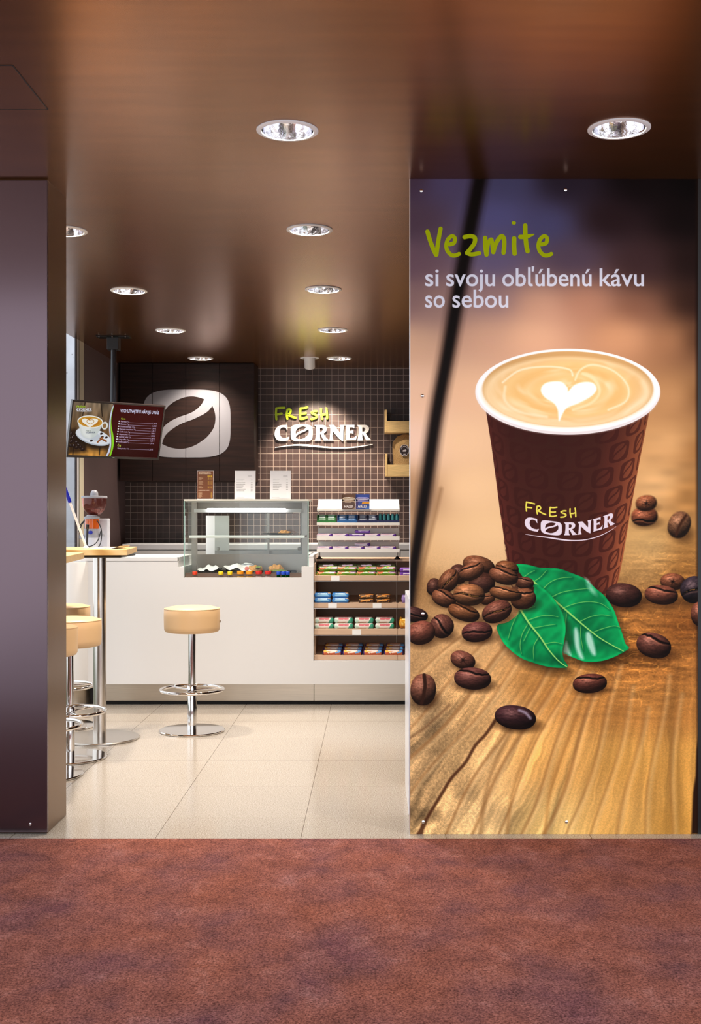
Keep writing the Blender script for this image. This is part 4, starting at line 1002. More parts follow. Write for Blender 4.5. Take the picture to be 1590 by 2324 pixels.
def crumple(x0, x1, y0, y1, z, h, seed, nx=18, ny=10):
    rs = np.random.RandomState(seed); bm = B(); g = []
    N = vnoise(nx + 1, ny + 1, 5, 4, seed)
    for i in range(nx + 1):
        row = []
        for j in range(ny + 1):
            u, v = i / nx, j / ny
            e = min(u, 1 - u, v * .7, (1 - v) * .7) * 4
            hh = h * (0.15 + min(1, e) * .55 + (N[i, j] - .4) * .9)
            row.append(bm.verts.new((x0 + (x1 - x0) * u + (rs.rand() - .5) * .006, y0 + (y1 - y0) * v, z + max(0.002, hh))))
        g.append(row)
    for i in range(nx):
        for j in range(ny): bm.faces.new((g[i][j], g[i + 1][j], g[i + 1][j + 1], g[i][j + 1]))
    return bm
def bread(cx0, cy0, z, a, b_, h, seed):
    bm = B(); bmesh.ops.create_uvsphere(bm, u_segments=32, v_segments=18, radius=1)
    for v in bm.verts:
        k = 1 + 0.10 * math.sin(v.co.x * 9 + seed) * (v.co.z > 0) + 0.05 * math.sin(v.co.y * 7 + seed)
        v.co = Vector((cx0 + v.co.x * a * k, cy0 + v.co.y * b_ * k, z + (max(v.co.z, -0.35) + .35) / 1.35 * h * k))
    return bm
tray('black_tray', 'black tray at the left of the case floor under crumpled white paper', XX(449, 8.2), XX(507, 8.2), fy0, fy1, TZ)
o = obj('crumpled_paper', crumple(XX(451, 8.2), XX(500, 8.2), fy0 + .01, fy1 - .01, TZ + 0.005, 0.052, 3), M_paper, None, 50); tag(o, 'crumpled white paper alone on the left tray of the display case', 'paper')
tray('black_tray', 'black tray in the middle of the case floor under the wrapped sandwich', XX(510, 8.2), XX(597, 8.2), fy0, fy1, TZ)
t = thing('wrapped_sandwich', 'sandwich in white paper with tomato and lettuce showing, on the middle tray of the case', 'sandwich', (XX(552, 8.2), 8.2, TZ + 0.004))
obj('wrapper', crumple(XX(509, 8.2), XX(580, 8.2), fy0 + .01, fy1 - .02, TZ + 0.005, 0.062, 8), M_paper, t, 50)
obj('roll', bread(XX(578, 8.2), 8.2, TZ + 0.006, 0.055, 0.05, 0.04, 1), M_bread, t, 60)
bm = bread(XX(586, 8.2), 8.185, TZ + 0.03, 0.025, 0.04, 0.012, 2); obj('lettuce', bm, M_lettuce, t, 60)
bm = B(); lathe(bm, [(0.001, 0), (0.016, 0.001), (0.016, 0.006), (0.001, 0.007)], (XX(560, 8.13), 8.128, TZ + 0.026), 20); bmesh.ops.transform(bm, matrix=Matrix.Translation((XX(560, 8.13), 8.128, TZ + .026)) @ Matrix.Rotation(R(60), 4, 'X') @ Matrix.Translation((-XX(560, 8.13), -8.128, -TZ - .026)), verts=bm.verts); obj('tomato_slice', bm, M_tomato, t, 50)
tray('black_tray', 'black tray at the right of the case floor carrying the golden filled roll', XX(602, 8.2), XX(672, 8.2), fy0, fy1, TZ)
t = thing('filled_roll', 'golden filled roll on the right tray of the display case', 'bread roll', (XX(628, 8.2), 8.2, TZ + 0.004))
obj('crust', bread(XX(627, 8.2), 8.2, TZ + 0.012, 0.054, 0.05, 0.042, 4), M_bread, t, 60)
obj('lettuce', bread(XX(632, 8.2), 8.185, TZ + 0.006, 0.056, 0.05, 0.014, 5), M_lettuce, t, 60)
bm = B(); lathe(bm, [(0.07, 0), (0.075, 0.002), (0.075, 0.004)], (XX(628, 8.2), 8.2, TZ + 0.0045), 36); obj('paper_plate', bm, M_paper, t, 40)
sz = ZZ(1215, 8.1) + 0.001
t = thing('pastry_plate', 'black plate on the upper shelf of the display case', 'plate', (XX(631, 8.2), 8.2, sz))
bm = B(); lathe(bm, [(0.06, 0), (0.085, 0.004), (0.112, 0.014), (0.114, 0.014), (0.088, 0.001 + 0.002), (0.06, 0.002)], (XX(631, 8.22), 8.22, sz), 40, True, True); obj('plate_rim', bm, M_tray, t, 40)
o = obj('pastry', bread(XX(645, 8.2), 8.2, sz + 0.0055, 0.044, 0.04, 0.028, 6), M_bread, None, 60); tag(o, 'browned pastry slice on the black plate of the upper case shelf', 'pastry')

# bottles in the trough before the case
def bottle(body, cap, liquid, wide):
    t = thing('drink_bottle', 'x', 'bottle', (0, 0, 0), 'bottles in front of the display case')
    k = 1.3 if wide else 1.0
    gm = glass_mat('bottle_' + body, {'clear': (235, 238, 240), 'green': (70, 170, 110)}[body], 1.0)
    q = 0.49 if body == 'green' else 1.0                     # the green ones are slim
    bm = B(); lathe(bm, [(0.028 * q, 0), (0.030 * q, 0.01), (0.031 * q, 0.12), (0.031 * q, 0.168), (max(0.027 * q, 0.0145), 0.19), (0.019 * k if q == 1 else 0.014, 0.208), (0.0135 * k, 0.217), (0.0125 * k, 0.222)], seg=28); obj('body', bm, gm, t, 50)
    bm = B(); lathe(bm, [(0.0275 * q, 0.003), (0.0285 * q, 0.12), (0.0285 * q, 0.166), (0.024 * q, 0.190), (0.018 * k * q, 0.203)], seg=24); obj('drink', bm, mat('drink_' + liquid, {'cola': (50, 34, 28), 'juice': (240, 176, 40), 'water': (214, 220, 222), 'rose': (220, 190, 186), 'green': (40, 130, 84)}[liquid], 0.2), t, 50)
    bm = B(); lathe(bm, [(0.0165 * k * (.87 if q < 1 else 1), 0.218), (0.0175 * k * (.87 if q < 1 else 1), 0.221), (0.0175 * k * (.87 if q < 1 else 1), 0.238), (0.0155 * k * (.87 if q < 1 else 1), 0.2405)], seg=28)
    obj('cap', bm, mat('cap_' + cap, {'yellow': (240, 206, 30), 'orange': (246, 158, 20), 'red': (214, 40, 34), 'blue': (24, 72, 190), 'scarlet': (222, 62, 30)}[cap], 0.35), t, 40, label=cap + ' cap')
    return t
TR = 0.681
bl = [(442, 'clear', 'scarlet', 'rose', 0, 'bottle with a scarlet cap standing alone at the left end of the trough'), (501, 'clear', 'yellow', 'cola', 0, 'left one of the two yellow capped bottles'), (521.5, 'clear', 'yellow', 'cola', 0, 'right one of the two yellow capped bottles'),
      (545, 'clear', 'orange', 'juice', 1, 'left juice bottle with a wide orange cap'), (565.5, 'clear', 'orange', 'juice', 1, 'right juice bottle with a wide orange cap'), (587, 'clear', 'red', 'rose', 1, 'red capped bottle next to the juice bottles'), (608, 'clear', 'red', 'rose', 1, 'red capped bottle below the golden roll'),
      (632, 'green', 'blue', 'green', 0, 'green bottle with blue cap, left of the three'), (642.5, 'green', 'blue', 'green', 0, 'green bottle with blue cap, middle of the three'), (652.5, 'green', 'blue', 'green', 0, 'green bottle with blue cap, right of the three')]
protoB = {}
for (px, body, cap, liq, wide, lab) in bl:
    k = (body, cap)
    yb = 7.998 if px != 642.5 else 7.992
    if k not in protoB: protoB[k] = bottle(body, cap, liq, wide); r = protoB[k]
    else: r = dup(protoB[k])
    r.location = (XX(px, yb), yb, TR + (0.004 if wide else 0)); r['label'] = lab

# menu stands on the case
def text_lines(cv, x0, x1, y0, y1, nrow, col, seed, wfrac=(.5, .9), h=.35, alpha=.8):
    rs = random.Random(seed); dy = (y1 - y0) / nrow
    for k in range(nrow):
        x = x0; xe = x0 + (x1 - x0) * rs.uniform(*wfrac)
        while x < xe:
            wd = rs.uniform(2, 7) * (x1 - x0) / 60
            cv.rect(x, y0 + k * dy, min(x + wd, xe), y0 + k * dy + dy * h, col, alpha); x += wd + (x1 - x0) / 60
def menu_img(kind):
    cv = Canvas(0, 0, 100, 145, 3)
    if kind == 'brown':
        cv.a[:] = np.array([112, 62, 30]) / 255
        text_lines(cv, 8, 94, 7, 20, 2, (240, 225, 205), 1, (.85, 1), .5)
        for x in (68, 79, 90): cv.rect(x - 4, 24, x + 4, 30, (230, 190, 40))
        for (a, c, nn) in ((32, 48, 6), (54, 72, 6), (80, 92, 4)):
            text_lines(cv, 8, 40, a, c, nn, (214, 190, 160), a, (.5, .95), .5)
            for x in (66, 77, 88): text_lines(cv, x, x + 8, a, c, nn, (226, 190, 60), a + x, (.8, 1), .55)
        text_lines(cv, 8, 80, 99, 105, 1, (240, 225, 205), 5, (.9, 1), .7)
        text_lines(cv, 8, 36, 109, 140, 10, (214, 190, 160), 6, (.5, .95), .5); text_lines(cv, 86, 94, 109, 140, 10, (226, 190, 60), 7, (.8, 1), .55)
        cv.rect(92, 0, 94, 145, (160, 110, 40), .4)
    else:
        cv.a[:] = np.array([236, 235, 240]) / 255
        cv.ell(74, 27, 11, 5, (170, 168, 174)); cv.ell(74, 27, 10, 4.2, (226, 225, 230)); cv.rect(67, 25.6, 81, 28, (190, 188, 194))
        nn = 8 if kind == 'a' else 7
        y1 = 112 if kind == 'a' else 104
        text_lines(cv, 8 if kind == 'a' else 14, 58, 42, y1, nn, (110, 108, 112), 11 if kind == 'a' else 13, (.6, 1), .26); text_lines(cv, 78, 88, 42, y1, nn, (110, 108, 112), 14, (.9, 1), .26)
        text_lines(cv, 10, 46, 136, 139, 1, (170, 168, 174), 15, (.9, 1), .4)
    return cv.image('menu_' + kind)
M_acr = glass_mat('acrylic', (240, 244, 246), 0.8)
for (xa, xb, kind, lab, yaw) in ((447, 483, 'brown', 'brown price card in a clear stand at the left on top of the display case', -8), (532.5, 578.5, 'a', 'white price list in a clear stand in the middle of the case top', -2), (612.5, 659, 'b', 'white price list in a clear stand at the right of the case top', 2)):
    dd = 8.14; zb_ = gz1 + 0.0008
    t = thing('menu_stand', lab, 'menu stand', (XX((xa + xb) / 2, dd), dd + .02, zb_), 'menu stands on the display case')
    x0, x1 = XX(xa, dd), XX(xb, dd); h = (1132.5 - 1068) * dd / F
    tl = 0.018
    obj('card', uv_plane((x0, dd, zb_ + .004), (x1, dd, zb_ + .004), (x1, dd + tl, zb_ + h), (x0, dd + tl, zb_ + h)), img_mat('menu_card_' + kind, menu_img(kind), 0.5), t)
    bm = B()
    for (ya, yb) in ((0.0012, 0.004),):
        vsq = [bm.verts.new(p) for p in ((x0 - .002, dd + ya, zb_), (x1 + .002, dd + ya, zb_), (x1 + .002, dd + ya + tl, zb_ + h + .002), (x0 - .002, dd + ya + tl, zb_ + h + .002), (x0 - .002, dd + yb, zb_), (x1 + .002, dd + yb, zb_), (x1 + .002, dd + yb + tl, zb_ + h + .002), (x0 - .002, dd + yb + tl, zb_ + h + .002))]
        for q in ((0, 1, 2, 3), (7, 6, 5, 4), (0, 4, 5, 1), (1, 5, 6, 2), (2, 6, 7, 3), (3, 7, 4, 0)): bm.faces.new([vsq[i] for i in q])
    obj('back_plate', bm, mat('card_back', (238, 236, 236), 0.4), t)
    bm = B(); box(bm, x0 - .002, x1 + .002, dd + .003, dd + .06, zb_, zb_ + .0025); obj('foot', bm, M_acr, t)
# white folded card behind the case
t = thing('folded_card', 'tall white folded card standing behind the left half of the display case', 'card', (XX(493, 8.6), 8.6, 0.876))
for (xa, xb, ya, yb) in ((467, 487, 8.56, 8.50), (487, 520, 8.50, 8.53)):
    bm = B(); x0, x1 = XX(xa, ya), XX(xb, yb)
    q = [(x0, ya), (x1, yb), (x1, yb + .003), (x0, ya + .003)]
    lo = [bm.verts.new((p[0], p[1], 0.876)) for p in q]; hi = [bm.verts.new((p[0], p[1], ZZ(1170.5, 8.53))) for p in q]
    for k in range(4): bm.faces.new((lo[k], lo[(k + 1) % 4], hi[(k + 1) % 4], hi[k]))
    bm.faces.new(lo); bm.faces.new(hi); obj('leaf', bm, M_paper, t)

# ================================================================== snack shelving in the counter
SDp = 7.955
M_shelf = mat('tan_laminate', (204, 172, 146), 0.45, noise=0.05, nscale=6, stretch=(1, 8, 8)); M_back = mat('tan_board', (184, 156, 134), 0.55)
sx0, sx1, sx2 = XX(712.5, SDp), XX(902, SDp), XX(1092, SDp)
lips = [(1306, 1318), (1368, 1380), (1427, 1441), (1487, 1498)]
SB = 8.38
SHELF_SLOPE = 0.07
for s, (xa, xb) in enumerate(((sx0, sx1), (sx1, sx2))):
    t = thing('snack_shelving', ('tan snack shelving built into the counter below the white rack' if s == 0 else 'second tan snack shelving unit, half hidden by the advertising panel'), 'shelving', ((xa + xb) / 2, 8.2, ZZ(1498.5, SDp)))
    xa += .0006; xb -= .0006
    zlo = ZZ(1498.5, SDp)
    bm = B(); box(bm, xa, xb, SB + .002, SB + .02, zlo, 1.0); obj('back_board', bm, M_back, t)
    xs_ = xa if s == 0 else xb - .006            # the two units are open to each other
    bm = B(); box(bm, xs_, xs_ + .006, SDp + .03, SB, zlo, 0.98); obj('side_board', bm, M_shelf, t)
    bm = B(); box(bm, xa, xb, 8.15, 8.64, 0.986, 1.0, .002); obj('top_board', bm, M_shelf, t)
    for li, (la, lb_) in enumerate(lips):
        za, zb2 = ZZ(la, SDp), ZZ(lb_, SDp)
        bm = B()
        zf = za - .004; zk = zf + SHELF_SLOPE * (SB - SDp)
        v8 = [bm.verts.new(p) for p in ((xa + .007, SDp + .013, zf - .015), (xb - .007, SDp + .013, zf - .015), (xb - .007, SB, zk - .015), (xa + .007, SB, zk - .015), (xa + .007, SDp + .013, zf), (xb - .007, SDp + .013, zf), (xb - .007, SB, zk), (xa + .007, SB, zk))]
        for q in ((3, 2, 1, 0), (4, 5, 6, 7), (0, 1, 5, 4), (1, 2, 6, 5), (2, 3, 7, 6), (3, 0, 4, 7)): bm.faces.new([v8[i] for i in q])
        sh = obj('shelf', bm, M_shelf, t)
        bm = B(); box(bm, xa, xb, SDp, SDp + .012, zb2, za, .002); sub('lip', bm, M_shelf, sh)
        bm = B(); box(bm, xa, xb, SDp - .003, SDp + .012, zb2 - .004, zb2 - .0005); sub('lip_edge', bm, M_satin, sh)
        if s == 0:
            tags = {0: [(751, 770)], 1: [(744.5, 764), (845.5, 865)], 2: [(799, 819)], 3: []}[li]
            for (ta, tb) in tags:
                bm = B(); box(bm, XX(ta, SDp), XX(tb, SDp), SDp - .0016, SDp - .0003, zb2 + .001, za - .004); sub('price_tag', bm, M_paper, sh, label='white price tag')

# printed wrappers for the snacks
def wrap_img(name, base, bands, seed, words=(), spots=()):
    cv = Canvas(0, 0, 160, 96, 1); cv.a[:] = np.array(base) / 255
    for (pts, c) in bands: cv.poly(pts, c, 1.0)
    rs = random.Random(seed)
    for (c, nn, x0, y0, x1, y1, r0, r1) in spots:
        for _ in range(nn): cv.ell(rs.uniform(x0, x1), rs.uniform(y0, y1), rs.uniform(r0, r1), rs.uniform(r0, r1) * .6, c, rs.uniform(0, 90))
    for (x0, x1, y, h, c) in words:
        x = x0
        while x < x1 - 4:
            wv = rs.uniform(6, 12); hh = h * rs.uniform(.8, 1.1)
            cv.stroke(spline([(x, y + hh / 2), (x + wv * .35, y - hh / 2), (x + wv * .7, y + hh / 2), (x + wv, y - hh * .2)], 4), h * .16, c); x += wv + 2
    return img_mat(name, cv.image(name), 0.3)
def pack_mesh(w_, d_, h_, crimp=0.0, nx=20, npr=16, lump=0.0, seed=0):
    """pillow wrapper: base centre at the origin, front towards -y; picture runs from front bottom over the top"""
    bm = B(); uvl = bm.loops.layers.uv.new('uv'); rings = []
    rs = np.random.RandomState(seed); ph = rs.rand(4) * 6
    for i in range(nx + 1):
        u = i / nx; e = min(u, 1 - u) / max(.001, (.09 if crimp else .05)); k = 1 if e >= 1 else math.sqrt(max(0, 1 - (1 - e) ** 2)) * (1 - .12) + .12
        row = []
        for j in range(npr):
            a = 2 * math.pi * j / npr - math.pi * .75
            c, s = math.cos(a), math.sin(a); p = 2 / 6.5
            y = math.copysign(abs(c) ** p, c) * d_ / 2; z = math.copysign(abs(s) ** p, s) * h_ / 2
            ky = (k * .35 + .65) if crimp else (k * .08 + .92)
            wob = lump * (math.sin(u * 9 + ph[0]) * .5 + math.sin(u * 15 + j + ph[1]) * .5)
            row.append((bm.verts.new(((u - .5) * w_, y * ky, h_ / 2 * 1.0 + z * (k if crimp else .25 + .75 * k) + wob)), u, ((z / h_ + .5) + (y / d_ + .5)) / 2))
        rings.append(row)
    for i in range(nx):
        for j in range(npr):
            q = [rings[i][j], rings[i][(j + 1) % npr], rings[i + 1][(j + 1) % npr], rings[i + 1][j]]
            f = bm.faces.new([x[0] for x in q]); f.smooth = True
            for lp, x in zip(f.loops, q): lp[uvl].uv = (x[1], x[2])
    for row, rv in ((rings[0], True), (rings[-1], False)):
        f = bm.faces.new([x[0] for x in (reversed(row) if rv else row)])
        for lp in f.loops: lp[uvl].uv = (.02, .5)
    zmin = min(v.co.z for v in bm.verts)
    for v in bm.verts: v.co.z -= zmin
    me = bpy.data.meshes.new('pack'); bm.to_mesh(me); bm.free(); return me
ORD = ['first', 'second', 'third', 'fourth', 'fifth', 'sixth', 'seventh', 'eighth']
def shelf_z(li, y): return ZZ(lips[li][0], SDp) - .004 + SHELF_SLOPE * (y - SDp - .013)
def place(src, loc, label, cat, group, rx=0, rz=0, first=[None]):
    o = src.copy() if src.get('used') else src
    if not src.get('used'): COL.objects.link(src) if src.name not in COL.objects else None
    else: COL.objects.link(o)
    o.location = loc; o.rotation_euler = (rx, 0, rz)
    tag(o, label, cat, group)
    src['used'] = 1
    if 'used' in o and o is not src: del o['used']
    return o
def source(name, me, m):
    me.name = name; me.materials.append(m)
    return bpy.data.objects.new(name, me)
TLT = math.atan(SHELF_SLOPE)
SRC = []
# --- top shelf: green bags in two layers
wm = wrap_img('bag_wrap', (96, 150, 36), [([(0, 60), (160, 30), (160, 0), (0, 0)], (30, 44, 22)), ([(0, 96), (160, 96), (160, 84), (0, 78)], (128, 176, 44)), ([(20, 50), (70, 40), (60, 62), (16, 70)], (226, 120, 84)), ([(100, 48), (160, 40), (160, 66), (110, 70)], (190, 150, 190))], 3, [(40, 120, 26, 16, (190, 170, 206)), (60, 140, 62, 10, (236, 232, 236))], [((228, 130, 90), 6, 10, 50, 150, 80, 4, 8)])
s1 = source('snack_bag', pack_mesh(.146, .16, .030, 1, lump=.003, seed=2), wm); SRC.append(s1)
low = [741, 785, 830, 874]; upx = [744, 788, 831, 875]
for k, px in enumerate(low): place(s1, (XX(px, 8.05), 8.065, shelf_z(0, 8.065 - .08) + .001), 'green snack bag in the lower layer of the top shelf, %s from the left' % ORD[k], 'snack bag', 'green snack bags on the top shelf', TLT, R((-2, 3, -1, 2)[k]))
for k, px in enumerate(upx): place(s1, (XX(px, 8.07), 8.075, shelf_z(0, 8.08 - .08) + .036), 'green snack bag lying on the others on the top shelf, %s from the left' % ORD[k], 'snack bag', 'green snack bags on the top shelf', TLT + R(3), R((4, -3, 5, -4)[k]))
pm = wrap_img('purple_bar_wrap', (112, 58, 168), [([(0, 84), (160, 78), (160, 96), (0, 96)], (140, 92, 190))], 5, [(30, 130, 30, 16, (236, 226, 244)), (30, 130, 66, 16, (230, 216, 240))])
s2 = source('chocolate_bar', pack_mesh(.14, .07, .026, .5, seed=4), pm); SRC.append(s2)
for k in range(2): place(s2, (XX(929, 8.0), 8.01, shelf_z(0, 8.01 - .04) + .002 + k * .0275), ('lower' if k == 0 else 'upper') + ' purple chocolate bar at the left end of the second shelving unit', 'chocolate bar', 'purple bars beside the advertising panel', TLT, 0)
# --- second shelf
bw = wrap_img('blue_wrap', (58, 132, 206), [([(0, 40), (160, 34), (160, 0), (0, 0)], (30, 82, 160)), ([(20, 66), (120, 58), (140, 72), (40, 80)], (150, 204, 240)), ([(0, 90), (160, 88), (160, 96), (0, 96)], (34, 96, 176)), ([(122, 18), (160, 10), (160, 52), (130, 54)], (190, 160, 130))], 7, [(30, 120, 22, 20, (236, 240, 246)), (34, 120, 54, 12, (200, 226, 246))], [((206, 130, 70), 7, 115, 10, 158, 50, 4, 8)])
s3 = source('biscuit_pack', pack_mesh(.118, .075, .036, .5, seed=6), bw); SRC.append(s3)
for k, px in enumerate((732.5, 772.5)):
    for r_ in range(2): place(s3, (XX(px, 8.0), 8.008 + r_ * .004, shelf_z(1, 8.008 - .04) + .002 + r_ * .0365), ('lower' if r_ == 0 else 'upper') + ' blue biscuit pack of the %s stack on the second shelf' % ('left' if k == 0 else 'right'), 'biscuit pack', 'blue biscuit packs', TLT, 0)
cw = wrap_img('caramel_wrap', (70, 40, 22), [([(20, 70), (150, 30), (150, 42), (20, 84)], (214, 130, 40)), ([(0, 88), (160, 88), (160, 96), (0, 96)], (92, 80, 50))], 9, [(40, 130, 24, 16, (226, 146, 60)), (30, 120, 66, 12, (236, 170, 84))], [((236, 176, 90), 14, 6, 30, 150, 86, 3, 6), ((240, 220, 160), 5, 4, 10, 40, 40, 3, 5)])
s4 = source('caramel_bar', pack_mesh(.112, .07, .030, .5, seed=8), cw); SRC.append(s4)
for k, px in enumerate((831.5, 869)):
    for r_ in range(2): place(s4, (XX(px, 8.0), 8.005 + r_ * .004, shelf_z(1, 8.005 - .04) + .002 + r_ * .031), ('lower' if r_ == 0 else 'upper') + ' dark brown and orange bar of the %s stack on the second shelf' % ('left' if k == 0 else 'right'), 'chocolate bar', 'brown and orange bars', TLT, 0)
lw = wrap_img('lilac_wrap', (150, 124, 186), [([(40, 20), (120, 16), (130, 70), (50, 76)], (150, 176, 110))], 10, [(30, 130, 50, 14, (240, 236, 244))])
s4b = source('biscuit_pack', pack_mesh(.12, .08, .055, .5, seed=18), lw); SRC.append(s4b)
place(s4b, (XX(930, 8.0), 8.01, shelf_z(1, 7.97) + .002), 'lilac and green pack beside the advertising panel on the second shelf', 'biscuit pack', None, TLT, 0)
# --- third shelf
ww = wrap_img('wafer_wrap', (238, 230, 222), [([(0, 96), (50, 96), (20, 60), (0, 60)], (196, 224, 210)), ([(110, 96), (160, 96), (160, 40), (138, 48)], (60, 158, 128)), ([(0, 30), (160, 26), (160, 0), (0, 0)], (40, 70, 56)), ([(30, 84), (100, 82), (92, 92), (24, 94)], (200, 168, 140))], 11, [(34, 130, 20, 22, (206, 80, 96)), (40, 120, 56, 16, (216, 110, 120))], [((190, 130, 90), 5, 90, 14, 140, 60, 3, 6)])
s5 = source('wafer_pack', pack_mesh(.134, .085, .040, .6, seed=10), ww); SRC.append(s5)
for k, px in enumerate((735.5, 780, 826, 872.5)):
    for r_ in range(2): place(s5, (XX(px, 8.0), 8.012 + r_ * .01, shelf_z(2, 8.012 - .045) + .002 + r_ * .0415), ('lower' if r_ == 0 else 'upper') + ' white and green wafer pack of the %s stack on the third shelf' % ORD[k], 'wafer pack', 'white and green wafer packs', TLT, R((1, -1, 0, 2)[k] * (1 + r_)))
gw_ = wrap_img('gold_wrap', (226, 160, 40), [([(0, 96), (160, 96), (160, 84), (0, 80)], (180, 110, 26))], 13, [(30, 130, 40, 20, (250, 226, 150))], [((250, 210, 110), 14, 10, 10, 150, 86, 4, 9)])
s6 = source('sweet_bag', pack_mesh(.13, .10, .07, .8, lump=.003, seed=12), gw_); SRC.append(s6)
place(s6, (XX(926, 8.0), 8.02, shelf_z(2, 7.97) + .002), 'golden sweet bag beside the advertising panel on the third shelf', 'sweet bag', None, TLT, 0)
# --- bottom shelf
ow = wrap_img('fruit_wrap', (206, 96, 54), [([(0, 50), (160, 46), (160, 0), (0, 0)], (150, 90, 120)), ([(104, 74), (150, 66), (156, 20), (116, 26)], (90, 160, 226)), ([(10, 34), (60, 24), (54, 58), (12, 64)], (248, 190, 70)), ([(40, 60), (110, 44), (112, 62), (44, 76)], (244, 226, 214)), ([(0, 96), (12, 96), (10, 0), (0, 0)], (60, 40, 110)), ([(150, 96), (160, 96), (160, 0), (152, 0)], (60, 40, 110))], 15, [(36, 120, 38, 20, (246, 226, 220)), (40, 110, 20, 12, (240, 180, 130))], [((170, 90, 50), 18, 12, 66, 150, 90, 4, 8), ((240, 170, 80), 8, 20, 20, 140, 60, 4, 7)])
s7 = source('fruit_bar', pack_mesh(.136, .066, .034, .5, seed=14), ow); SRC.append(s7)
for k, px in enumerate((753.5, 799, 845.5, 893)):
    for r_ in range(3): place(s7, (XX(px + r_ * 2.0, 8.0 + r_ * .062), 7.999 + r_ * .070, shelf_z(3, 7.965 + r_ * .070) + .002 + r_ * .010), '%s fruit bar of the %s orange and blue stack on the bottom shelf' % (('front', 'middle', 'rear')[r_], ORD[k]), 'fruit bar', 'orange and blue fruit bars', TLT + R(5) * (r_ > 0), 0)

# ================================================================== white rack on the shelving
RD = 8.10
RX0, RX1 = XX(718.5, RD), XX(906.5, RD)
M_rack = mat('white_rack', (240, 236, 230), 0.35)
RK = thing('tiered_rack', 'white tiered rack on feet above the snack shelving, holding gum and bars', 'rack', ((RX0 + RX1) / 2, 8.3, 1.0))
tiers = [(1186, 1192, 1161), (1217, 1226, 1199), (1246, 1254, 1229)]
for k, (la, lb_, bk) in enumerate(tiers):
    za, zb2 = ZZ(la, RD), ZZ(lb_, RD)
    yb = 8.26 + .04 * (2 - k) * 0
    bm = B(); prism_pts = None
    box(bm, RX0, RX1, RD, RD + .006, zb2, za, .001)                      # lip
    box(bm, RX0, RX1, RD + .0065, yb, za - .010, za - .006)                    # shelf
    if k: box(bm, RX0, RX1, yb, yb + .004, za - .010, ZZ(bk, yb))               # upstand
    obj('tier', bm, M_rack, RK)
# top tier: a sloping face with a lip and a flat deck behind
bm = B()
ztop, zfro = ZZ(1133, 8.36), ZZ(1160.5, 8.14)
pr = [(8.14, ZZ(1156, 8.14)), (8.14, zfro), (8.146, zfro), (8.36, ztop - .02), (8.36, ztop), (8.355, ztop)]
a = [bm.verts.new((RX0, y, z)) for y, z in pr]; b2 = [bm.verts.new((RX1, y, z)) for y, z in pr]
bm.faces.new(a); bm.faces.new(list(reversed(b2)))
for k in range(len(pr)): bm.faces.new((a[k], b2[k], b2[(k + 1) % len(pr)], a[(k + 1) % len(pr)]))
obj('top_face', bm, M_rack, RK)
for x in (RX0, RX1 - .004):
    bm = B(); prism(bm, [(0, 0)] * 0 or [(x, zb2), (x + .004, zb2), (x + .004, ztop - .01), (x, ztop - .01)], 8.262, 8.355); obj('side_plate', bm, M_rack, RK)
for px in (724.5, 901):
    x = XX(px, 8.22)
    bm = B(); tube(bm, [(x, 8.22, 1.012), (x, 8.22, ZZ(1254, RD) + .002)], .006, 10); lg = obj('leg', bm, M_satin, RK, 40)
    bm = B(); lathe(bm, [(.021, 0), (.021, .004), (.010, .014), (.007, .020)], (x, 8.22, 1.0005), 24); sub('foot', bm, M_black, lg, 40)
